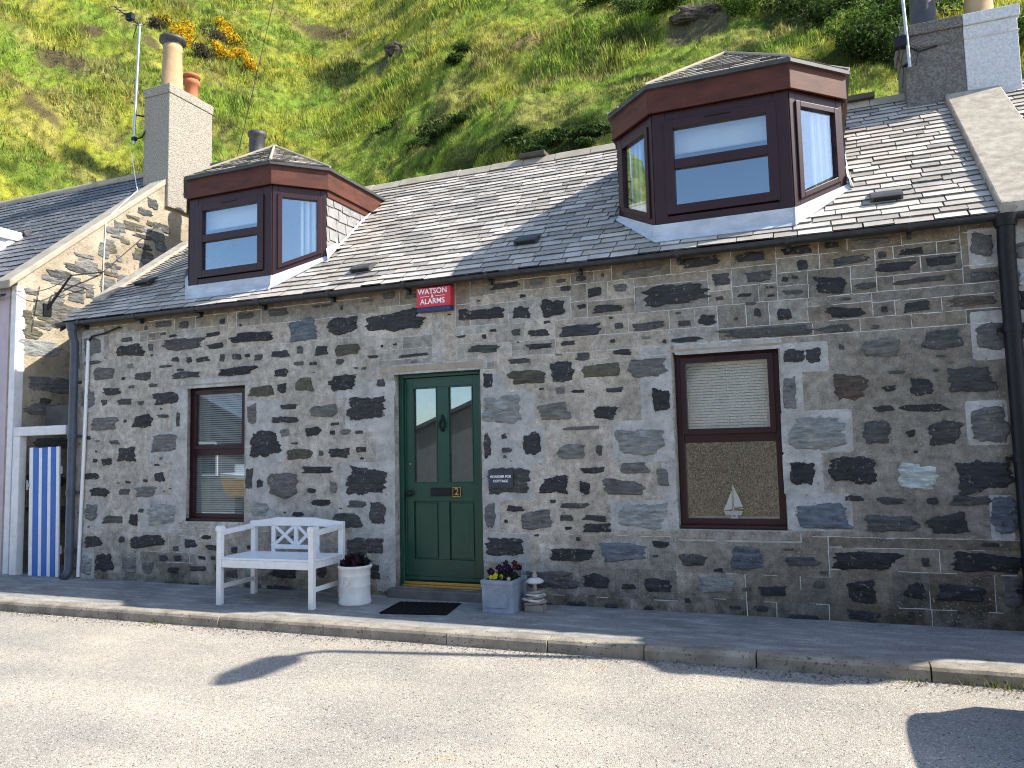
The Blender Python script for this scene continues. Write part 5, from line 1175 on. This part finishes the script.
# cable bracket on the gable of the pink cottage
cb = thing('cable_bracket', 'black stay rod holding cables off the sandy stone gable', 'bracket', (-9.83, .35, 3.5))
y0 = XG
m = MB(); m.tube([(y0 + .02, .42, 3.55), (y0 + .30, .55, 4.02)], [.022, .013], 8); m.tube([(y0 + .30, .55, 4.02), (y0 + .04, 1.28, 4.25)], .010, 6); m.tube([(y0 + .22, .52, 3.9), (y0 + .03, 1.0, 3.95)], .006, 6); m.box(y0, y0 + .03, .36, .48, 3.45, 3.62); m.build('rod', 'black', cb)
m = MB()
def sag(a, b, s, n=10): a, b = Vector(a), Vector(b); return [a.lerp(b, i / n) - Vector((0, 0, s * 4 * (i / n) * (1 - i / n))) for i in range(n + 1)]
m.tube(sag((y0 + .30, .55, 4.02), (y0 + .02, -.05, 3.72), .10), .006, 6); m.build('cable', 'cable', cb); m = MB(); m.tube(sag((y0 + .03, 1.28, 4.25), (y0 + .02, 2.35, 5.3), .0), .006, 6); m.build('cable', 'cable', cb); m = MB(); m.tube(sag((y0 + .02, .30, 3.85), (y0 + .02, .2, 3.2), .0), .005, 5); m.build('cable', 'cable', cb)
m = MB(); m.tube([(y0 + .015, 1.30, 3.6), (y0 + .015, 1.30, 4.3), (y0 + .015, 1.33, 5.05), (y0 + .03, 1.45, 5.22), (y0 - .1, 2.0, 5.75), (y0 - .55, 2.38, 6.0), (-10.6, 2.4, 6.6)], .007, 6); m.build('white_cable', 'wcable', cb)

ow = MB(); ow.tube(sag((-12.75, 7.0, 7.5), (-11.15, 7.0, 13.0), .05), .008, 6); o = ow.build('overhead_wire', 'cable', None, (-12.75, 7.0, 7.5)); tag(o, 'thin dark overhead wire rising from behind the dormer across the hillside', 'wire')

# ------------------------------------------------------------------ things beyond the frame that cast the shadows and make the reflections
lamp = thing('street_lamp', 'grey street lamp beyond the picture edge shading the road', 'street lamp', (2.35, -.34, -.01))
m = MB(); m.tube([(2.35, -.34, -.01), (2.35, -.34, 1.2)], .06, 12); m.tube([(2.35, -.34, 1.2), (2.35, -.34, 5.55), (2.34, -.40, 5.66), (2.33, -.54, 5.72)], [.052, .042, .036, .036], 10); m.build('pole', 'alu', lamp)
m = MB(); pr = [(-.06, 0), (-.13, .10), (-.13, .52), (0, .74), (.13, .52), (.13, .10), (.06, 0)]
m.prism(pr, lambda u, v, d: (2.33 + u * 1.15, -.50 - v * 1.1, 5.72 + d), -.04, .06); m.build('lantern', 'cast', lamp, bevel=.02)
car = thing('parked_car', 'dark blue hatchback parked at the kerb beyond the picture edge', 'car', (3.5, -2.05, -.128))
def build_car():
    X0, Y = 1.48, -2.08; hw = .84; gz = -.128
    prof = [(0, .35), (.0, .75), (.05, .98), (.16, 1.22), (.36, 1.38), (.65, 1.46), (1.5, 1.50), (2.1, 1.44), (2.75, .98), (3.7, .86), (3.95, .70), (4.0, .40), (3.6, .25), (.4, .25)]
    m = MB(); n = len(prof); secs = []
    for w_, sc in ((-hw, .93), (-hw * .93, 1.0), (0, 1.012), (hw * .93, 1.0), (hw, .93)):
        ring_ = []
        for x, z in prof:
            tk = (1 - .18 * max(0, z - .92) / .6) * (1 - .30 * max(0, 1 - x / .9) ** 2)
            ring_.append((X0 + 2 + (x - 2) * (sc if abs(w_) > .5 else 1), Y + w_ * tk, gz + .25 + (z - .25) * (sc if z > .9 else 1)))
        secs.append(ring_)
    vs = [p for s_ in secs for p in s_]
    m.add(vs, [(i * n + j, i * n + (j + 1) % n, (i + 1) * n + (j + 1) % n, (i + 1) * n + j) for i in range(4) for j in range(n)] + [tuple(range(n)), tuple(range(4 * n, 5 * n))[::-1]], smooth=False)
    bo = m.build('body', 'car', car); sd = bo.modifiers.new('subdivision', 'SUBSURF'); sd.levels = sd.render_levels = 2
    for sg in (-1, 1):
        g = MB(); yy = Y + sg * (hw * .93); g.prism([(.36, 1.0), (.55, 1.37), (1.45, 1.41), (2.02, 1.36), (2.5, 1.0)], lambda u, v, d: (X0 + u, Y + sg * (hw * .90 * (1 - .18 * (v - .92) / .6) + d), gz + v), -.03, .0); g.build('side_window', 'black', car)
        for wx in (.72, 3.2):
            t2 = MB(); t2.lathe((0, 0, 0), [(.0, -.09), (.2, -.09), (.30, -.09), (.315, -.06), (.315, .06), (.30, .09), (.2, .09), (0, .09)], 24); t2.v = [(X0 + wx + p[0], Y + sg * (hw - .08) + p[2], gz + .315 + p[1]) for p in t2.v]; wh = t2.build('wheel', 'tyre', car)
            t3 = MB(); t3.lathe((0, 0, 0), [(.0, .02), (.19, .0), (.2, -.02)], 16); t3.v = [(X0 + wx + p[0], Y + sg * (hw + .012 + p[2] * .5), gz + .315 + p[1]) for p in t3.v]; t3.build('rim', 'alu', wh)
        l = MB(); l.box(X0 + .03, X0 + .12, Y + sg * .45 - .10, Y + sg * .45 + .10, gz + .72, gz + .9); l.build('tail_light', 'red', car, bevel=.015)
        mi = MB(); mi.box(X0 + 2.35, X0 + 2.5, Y + sg * (hw + .02), Y + sg * (hw + .2), gz + .98, gz + 1.12); mi.build('wing_mirror', 'car', car, bevel=.02)
build_car()
def shed(name, label, x0, x1, y0, depth, eave, ridge, wmat, rmat, apex=None, door=True, cat='house'):
    t = thing(name, label, cat, ((x0 + x1) / 2, y0 - depth / 2, -.13)); ap = apex if apex is not None else (x0 + x1) / 2
    m = MB(); m.prism([(x0, -.13), (x1, -.13), (x1, eave), (ap, ridge), (x0, eave)], lambda u, v, d: (u, d, v), y0 - depth, y0); m.build('wall', wmat, t)
    for a, za, b, zb_ in ((x0, eave, ap, ridge), (ap, ridge, x1, eave)):
        r = MB(); dx, dz = b - a, zb_ - za; l = math.hypot(dx, dz); ox, oz = dx / l * .25, dz / l * .25
        aa, bb = ((a - ox, za - oz), (b, zb_)) if za < zb_ else ((a, za), (b + ox, zb_ + oz))
        r.prism([(aa[0], aa[1] + .02), (bb[0], bb[1] + .02), (bb[0], bb[1] + .10), (aa[0], aa[1] + .10)], lambda u, v, d: (u, d, v), y0 - depth - .2, y0 + .2); r.build('roof', rmat, t)
    if door:
        c = x0 + (x1 - x0) * .3
        m = MB(); m.box(c - .45, c + .45, y0, y0 + .04, -.12, 1.95); m.build('door', 'timber', t, bevel=.01)
        m = MB(); c2_ = x0 + (x1 - x0) * .72; m.box(c2_ - .45, c2_ + .45, y0, y0 + .04, .9, 1.9); wf = m.build('window', 'white', t, bevel=.01)
        m = MB(); m.box(c2_ - .38, c2_ + .38, y0 + .04, y0 + .045, .97, 1.83); m.build('pane', 'black', wf)
    return t
shed('harled_house', 'brown harled gable house across the road', -4.2, 3.0, -9.6, 7, 2.05, 5.4, 'harl_brown', 'slate_blue', apex=.8, door=False)
shed('boat_shed', 'grey boarded shed across the road', -11.2, -5.0, -9.9, 6, 1.35, 3.45, 'siding', 'slate_blue', apex=-5.6, door=False, cat='shed')
shed('slate_cottage', 'low grey cottage across the road behind the yellow boat', -23.5, -14.1, -10.4, 7, 1.9, 4.0, 'siding', 'slate_blue', apex=-18.6)
bt = thing('rowing_boat', 'yellow and white rowing boat drawn up across the road', 'boat', (-12.5, -8.8, -.13))
m = MB(); m2 = MB(); secs = [(-1.7, .55, .95), (-1.0, .78, .90), (0, .85, .88), (1.0, .68, .94), (1.55, .30, 1.04), (1.8, .02, 1.12)]
pts = []
for x, hw, z in secs: pts += [(-12.5 + x, -8.8 - hw, z), (-12.5 + x, -8.8 - hw * .8, z - .4), (-12.5 + x, -8.8, z - .58 - .04 * (1.8 - x)), (-12.5 + x, -8.8 + hw * .8, z - .4), (-12.5 + x, -8.8 + hw, z)]
m.add(pts, [(5 * i + j, 5 * i + 5 + j, 5 * i + 6 + j, 5 * i + 1 + j) for i in range(5) for j in range(4)] + [(0, 1, 2, 3, 4)]); m.build('hull', 'yellow', bt)
pp = []
for x, hw, z in secs: pp += [(-12.5 + x, -8.8 - hw - .02, z), (-12.5 + x, -8.8 + hw + .02, z), (-12.5 + x, -8.8 - hw - .02, z + .09), (-12.5 + x, -8.8 + hw + .02, z + .09)]
m2.add(pp, [(4 * i, 4 * i + 4, 4 * i + 6, 4 * i + 2) for i in range(5)] + [(4 * i + 1, 4 * i + 3, 4 * i + 7, 4 * i + 5) for i in range(5)] + [(4 * i + 2, 4 * i + 6, 4 * i + 7, 4 * i + 3) for i in range(5)]); m2.box(-13.9, -12.5, -9.2, -8.4, .95, 1.25); m2.build('deck', 'white', bt)
for x in (-13.8, -12.3):
    m = MB(); m.box(x, x + .2, -9.3, -8.3, -.13, .42); m.build('cradle', 'timber', bt)
# ------------------------------------------------------------------ hillside
_rng=np.random.RandomState(7)
_T=_rng.rand(256,256)
def vnoise(x,y):
    xi=np.floor(x).astype(int); yi=np.floor(y).astype(int); fx=x-xi; fy=y-yi
    fx=fx*fx*(3-2*fx); fy=fy*fy*(3-2*fy)
    a=_T[xi%256,yi%256]; b=_T[(xi+1)%256,yi%256]; c_=_T[xi%256,(yi+1)%256]; d=_T[(xi+1)%256,(yi+1)%256]
    return (a*(1-fx)+b*fx)*(1-fy)+(c_*(1-fx)+d*fx)*fy
def fbm(x,y,o=4):
    s=0;a=.5
    for i in range(o):
        s=s+a*(vnoise(x*2**i+17.3*i,y*2**i+9.1*i)-.5); a*=.5
    return s
def sstep(a,b,x):
    t=np.clip((x-a)/(b-a),0,1); return t*t*(3-2*t)
def hill(x,y):
    x=np.asarray(x,float); y=np.asarray(y,float)
    h1=0.9+(y-5.6)*0.93
    h2=0.7+(-.75*x+.66*y-15.5)*0.82
    xb=-9.5-0.62*(y-12)
    m=sstep(-11,5,x-xb+2.5*fbm(x*.12,y*.12,3))
    h=h2+(h1-h2)*m
    g=sstep(4.6,7.5,y)
    ter=fbm(x*.10+3,y*.33+h*.1,4)
    h=h+g*(ter*2.6+fbm(x*.55,y*.55,4)*1.3+fbm(x*1.7,y*2.1,3)*.62)
    return np.where(y<5.0,-.4,h*g+(-.4)*(1-g))

def lerp3(a, b, f): return a * (1 - f[:, None]) + b * f[:, None]
PATCH = []   # x, y, radius across, radius up the slope, colour index (0 earth, 1 dark green, painting in shaded hollows too, 2 straw, 3 rock)
PATCH += [(-37.7, 21.5, 2.2, 1.0, 0), (-33.8, 17.6, 1.6, .5, 0), (-31.8, 19.0, 1.8, .9, 2), (-42.5, 27.2, 1.2, .7, 0), (-40.2, 29.8, .9, .6, 0), (-39.5, 48.3, 4.0, 1.0, 0), (-25.4, 36.6, 1.6, .9, 3),
          (-36.0, 23.2, 2.6, .8, 2), (-35.5, 29.9, 2.2, 1.2, 2), (-15.5, 22.5, 3.2, .8, 1), (-8.0, 17.9, 3.0, .9, 1), (-12.0, 19.2, 1.6, .7, 1), (-29.8, 36.5, 2.8, 1.4, 1), (-20, 26, 2, .8, 1), (-13, 16.5, 2.2, .8, 1), (-6, 21, 1.8, .6, 1), (-7.5, 25.8, 2.0, .5, 1), (-4.0, 25.6, 2.0, 1.2, 3),
          (1.5, 19.7, 1.8, 1.0, 1), (0.0, 25.0, 2.0, 1.2, 1), (2.9, 19.3, 1.6, 1.3, 1), (-12.0, 24.5, 3.0, .5, 2), (-9, 24, 3.5, .6, 4), (-14, 27, 3, .7, 4), (-31, 21.5, 2.5, .5, 2), (-29.5, 17, 2.5, .8, 1), (-24, 13.5, 2.5, .6, 1), (5.2, 17.5, 1.5, 1.2, 1), (-2, 22, 1.2, .8, 1)]
PC = [np.array(c) for c in ((.115, .088, .055), (.022, .040, .010), (.24, .20, .10), (.11, .095, .075), (.19, .15, .075))]
def turf(x, y):
    a = fbm(x * .16 + 5, y * .2 + 2, 4) + .5; b = fbm(x * .5 + 31, y * .6 + 8, 4) + .5; c = fbm(x * 1.6, y * 1.6 + 40, 3) + .5
    col = lerp3(np.array((.165, .235, .036)), np.array((.275, .290, .046)), sstep(.36, .60, a))
    col = lerp3(col, np.array((.100, .165, .026)), sstep(.50, .66, b) * .8)
    col = lerp3(col, np.array((.290, .260, .090)), sstep(.55, .70, c) * .4)
    d = fbm(x * .33 + 77, y * .5 + 3, 4) + .5
    col = lerp3(col, np.array((.260, .215, .090)), sstep(.58, .70, d) * .5)
    hf = fbm(x * 3.3 + 11, y * 3.9 + 5, 3) + .5; col = col * (.50 + .85 * sstep(.30, .60, hf))[:, None]
    for px, py, rx, ry, k in PATCH:
        u = (x - px) / rx; v = (y - py) / ry
        dd = np.sqrt(u * u + v * v) + .9 * fbm(x * .9 + px, y * 1.1 + py, 3)
        col = lerp3(col, PC[k], (1 - sstep(.55, 1.05, dd)) * (.9 if k != 2 else .45))
    return np.clip(col * np.array((1.30, 1.28, 1.15)), 0, .6)
def np_mesh(name, V, F, C, mat, k):
    me = bpy.data.meshes.new(name); n = len(V); f = len(F)
    me.vertices.add(n); me.vertices.foreach_set('co', V.astype(np.float32).ravel())
    me.loops.add(f * k); me.loops.foreach_set('vertex_index', F.astype(np.int32).ravel())
    me.polygons.add(f); me.polygons.foreach_set('loop_start', np.arange(0, f * k, k, dtype=np.int32))
    try: me.polygons.foreach_set('loop_total', np.full(f, k, dtype=np.int32))
    except Exception: pass
    ca = me.color_attributes.new('Col', 'FLOAT_COLOR', 'POINT')
    ca.data.foreach_set('color', np.concatenate([C, np.ones((n, 1))], 1).astype(np.float32).ravel())
    me.update(calc_edges=True); me.validate(); me.materials.append(M[mat])
    o = bpy.data.objects.new(name, me); COL.objects.link(o); return o
NA, ND = 460, 420
th = np.radians(np.linspace(-70, 40, NA)); ds = np.exp(np.linspace(np.log(11.8), np.log(150.), ND))
TT, DD = np.meshgrid(th, ds)
HX = (np.sin(TT) * DD).ravel(); HY = (-7 + np.cos(TT) * DD).ravel(); HZ = hill(HX, HY)
idx = np.arange(NA * ND).reshape(ND, NA)
F = np.stack([idx[:-1, :-1], idx[:-1, 1:], idx[1:, 1:], idx[1:, :-1]], -1).reshape(-1, 4)
o = np_mesh('hillside', np.stack([HX, HY, HZ], 1), F, turf(HX, HY) * .72, 'hill', 4); o.data.polygons.foreach_set('use_smooth', [True] * len(o.data.polygons)); structure(o)
# grass: many small blades in tufts
rg = np.random.RandomState(3); NT = 230000
tt = np.radians(rg.uniform(-62, 26, NT)); dd = np.exp(rg.uniform(np.log(13.0), np.log(95.), NT))
gx = np.sin(tt) * dd; gy = -7 + np.cos(tt) * dd; gz = hill(gx, gy)
cg = turf(gx, gy); lum = cg.sum(1); bare = (cg[:, 0] > cg[:, 1] * 1.08)
keep = (gy > 5.6) & (~bare | (rg.rand(NT) < .3)); gx, gy, gz, cg, dd = gx[keep], gy[keep], gz[keep], cg[keep], dd[keep]; n_g = len(gx)
NB = 5; cg = cg * rg.uniform(.5, 1.6, (n_g, 1)) * np.stack([rg.uniform(.85, 1.15, n_g), np.ones(n_g), rg.uniform(.8, 1.3, n_g)], 1); n = len(gx)
tall = .7 + .8 * sstep(.45, .65, fbm(gx * .3 + 9, gy * .4, 3) + .5)
X = np.repeat(gx, NB); Y = np.repeat(gy, NB); Z = np.repeat(gz, NB); S = np.repeat((.055 + .0048 * dd) * tall, NB); Cc = np.repeat(cg, NB, 0); D2 = np.repeat(dd, NB)
m_ = len(X); ph = rg.uniform(0, 6.28, m_); rad = rg.rand(m_) ** .5 * S * .9
bx_ = X + np.cos(ph) * rad; by_ = Y + np.sin(ph) * rad; bz_ = hill(bx_, by_) - .02
az = rg.uniform(0, 6.28, m_); wd = S * rg.uniform(.05, .11, m_); ln = S * rg.uniform(.5, 1.3, m_); le = rg.uniform(.1, .75, m_) * ln; la = rg.uniform(0, 6.28, m_)
V = np.empty((m_, 3, 3)); V[:, 0] = np.stack([bx_ - np.cos(az) * wd, by_ - np.sin(az) * wd, bz_], 1); V[:, 1] = np.stack([bx_ + np.cos(az) * wd, by_ + np.sin(az) * wd, bz_], 1)
V[:, 2] = np.stack([bx_ + np.cos(la) * le, by_ + np.sin(la) * le - .15 * ln, bz_ + ln], 1)
tint = rg.uniform(.7, 1.45, (m_, 1)) * np.array([[1, 1, 1]]); tint[:, 0] *= rg.uniform(.85, 1.2, m_)
CB = np.repeat(np.clip(Cc * tint, .004, .6), 3, 0)
o = np_mesh('grass', V.reshape(-1, 3), np.arange(m_ * 3).reshape(-1, 3), CB, 'grass', 3); tag(o, 'rough tufted grass covering the steep hillside', 'grass', kind='stuff')

# bushes: every one a thing with its own crown and stems
def bush(name, label, cat, group, x, y, rx, rz, cols, n, size, seed, stems=5):
    rnd = random.Random(seed); z = float(hill(np.array([x]), np.array([y]))[0]); t = thing(name, label, cat, (x, y, z), group)
    m = MB(); nl = rnd.randint(4, 7)
    for i in range(nl):
        a = rnd.uniform(0, 6.28); r = rnd.uniform(.1, .65); px, py = x + math.cos(a) * rx * r, y + math.sin(a) * rx * r * .8
        pz = float(hill(np.array([px]), np.array([py]))[0])
        leaf_clump(m, (px, py, pz + rz * rnd.uniform(.4, .8)), rx * rnd.uniform(.35, .6), rx * rnd.uniform(.35, .55), rz * rnd.uniform(.4, .65), n // nl, size, cols, rnd)
    m.build('crown', 'leaf', t)
    s = MB()
    for i in range(stems):
        a = rnd.uniform(0, 6.28); s.tube([(x, y, z - .1), (x + math.cos(a) * rx * .25, y + math.sin(a) * rx * .25, z + rz * .4), (x + math.cos(a) * rx * .5, y + math.sin(a) * rx * .5, z + rz * .8)], [.04, .025, .01], 5, 0, (.06, .045, .03))
    s.build('stem', 'leaf', t); return t
YL = [(.70, .46, .010), (.78, .54, .014), (.62, .36, .008), (.16, .15, .02)]
GR = [(.042, .075, .014), (.060, .105, .020), (.030, .055, .012)]
GY_ = [(.10, .085, .055), (.07, .06, .04), (.05, .06, .03)]
GB = [(-42.3, 33.0, .9, YL), (-40.6, 32.7, 1.1, YL), (-39.0, 32.1, 1.2, YL), (-41.9, 31.7, .9, GY_), (-40.9, 37.6, .9, YL), (-39.6, 36.3, 1.1, YL), (-38.2, 35.4, 1.1, YL), (-36.4, 34.2, 1.0, YL), (-36.9, 32.9, .9, YL), (-38.3, 34.0, 1.2, GY_), (-37.3, 31.8, 1.0, GY_), (-35.2, 33.6, .7, YL)]
for i, (x, y, r, c) in enumerate(GB):
    y_ = c is YL
    bush('gorse_bush', 'gorse bush in yellow flower high on the hillside above the tall chimney' if y_ else 'bare grey gorse bush among the yellow ones on the hillside', 'bush', 'yellow gorse bushes on the hillside' if y_ else 'bare grey gorse bushes on the hillside', x, y, r, r * .8, c + (GR if y_ and i % 3 == 0 else []), 800, .085, 100 + i)
SH = [(-2.3, 26.0, 1.5, .9), (1.0, 23.6, 1.4, 1.0), (.2, 25.4, 1.6, 1.0), (1.7, 19.8, 1.3, 1.1), (2.8, 19.2, 1.4, 1.2), (2.4, 21.0, 1.5, 1.1), (-6.5, 27.9, 1.6, .9), (-5.2, 26.6, 1.3, .9), (3.9, 20.8, 1.4, 1.1), (5.6, 18.6, 1.3, 1.0), (-1.0, 27.8, 1.6, 1.0), (-9.0, 29.5, 1.5, .7), (-17.2, 28.9, .9, .5), (3.2, 23.2, 1.7, 1.2), (-15.6, 22.6, 1.5, .25), (-14.0, 22.0, 1.2, .22), (-8.4, 18.0, 1.3, .26), (-6.9, 17.7, 1.0, .22), (-9.9, 18.5, 1.0, .22), (-12.6, 16.8, 1.0, .22), (-19.5, 26.2, 1.2, .25)]  # the flat low entries are added to stand for shaded hollows on the spur
BG = [(.055, .115, .012), (.075, .14, .016), (.035, .075, .010)]
for i, (x, y, r, h) in enumerate(SH):
    dk = i not in (0, 7, 9, 5)
    bush('shrub', ('dark green shrub on the slope behind the right dormer and chimney' if x > -12 and i < 14 else 'low dark bramble added for hollow shade on the near spur') if dk else 'bright green shrub on the slope behind the right dormer', 'shrub', ('dark shrubs on the right of the hillside' if x > -12 and i < 14 else 'low brambles added for hollow shade on the near spur') if dk else 'bright shrubs on the right of the hillside', x, y, r, h, GR + [BG[2]] if dk else BG, 1500, .075, 200 + i)
def rock(x, y, rx, ry, rz, seed, label):
    z = float(hill(np.array([x]), np.array([y]))[0]); bm = bmesh.new(); bmesh.ops.create_icosphere(bm, subdivisions=4, radius=1)
    for v in bm.verts:
        p = v.co.copy(); q = p * (1 + .35 * mnoise.noise(p * 1.7 + Vector((seed, 0, 0))) + .22 * mnoise.noise(Vector((p.x * 4, p.y * 4, p.z * 9)) + Vector((seed, 3, 0))))
        v.co = Vector((q.x * rx, q.y * ry, q.z * rz))
    me = bpy.data.meshes.new('rock_outcrop'); bm.to_mesh(me); bm.free(); me.materials.append(M['rock'])
    o = bpy.data.objects.new('rock_outcrop', me); COL.objects.link(o); o.location = (x, y, z); o.rotation_euler = (.5, 0, .3); tag(o, label, 'rock')
rock(-25.4, 36.8, .9, .6, .5, 1, 'grey brown rock outcrop high on the crest of the near spur')
rock(-4.0, 26.2, 1.2, .5, .45, 2, 'dark craggy rock face on the slope behind the right dormer')
# weeds at the kerb
for i, (x, n_, s) in enumerate(((.98, 26, .09), (.80, 14, .06), (.45, 18, .045), (-6.05, 20, .05), (1.12, 20, .10))):
    rnd = random.Random(300 + i); m = MB(); y = kerb_y(x) - .025
    for k in range(n_):
        a = rnd.uniform(0, 6.28); l = s * rnd.uniform(.5, 1.2); p = Vector((x + rnd.gauss(0, .045), y + rnd.gauss(0, .012), -.126)); q = p + Vector((math.cos(a) * l * .6, math.sin(a) * l * .5 - .01, l * .8)); w_ = Vector((-math.sin(a), math.cos(a), 0)) * .004
        m.add([p - w_, p + w_, q], [(0, 1, 2)], 0, rnd.choice(((.16, .19, .04), (.10, .16, .03), (.28, .24, .09))))
    o = m.build('weed', 'leaf', None, (x, y, -.126)); tag(o, ['largest green weed', 'thin yellowing weed', 'low straw coloured weed', 'small weed near the bench', 'tall weed at the picture edge'][i] + ' growing in the gutter at the kerb foot', 'weed', 'weeds along the kerb')
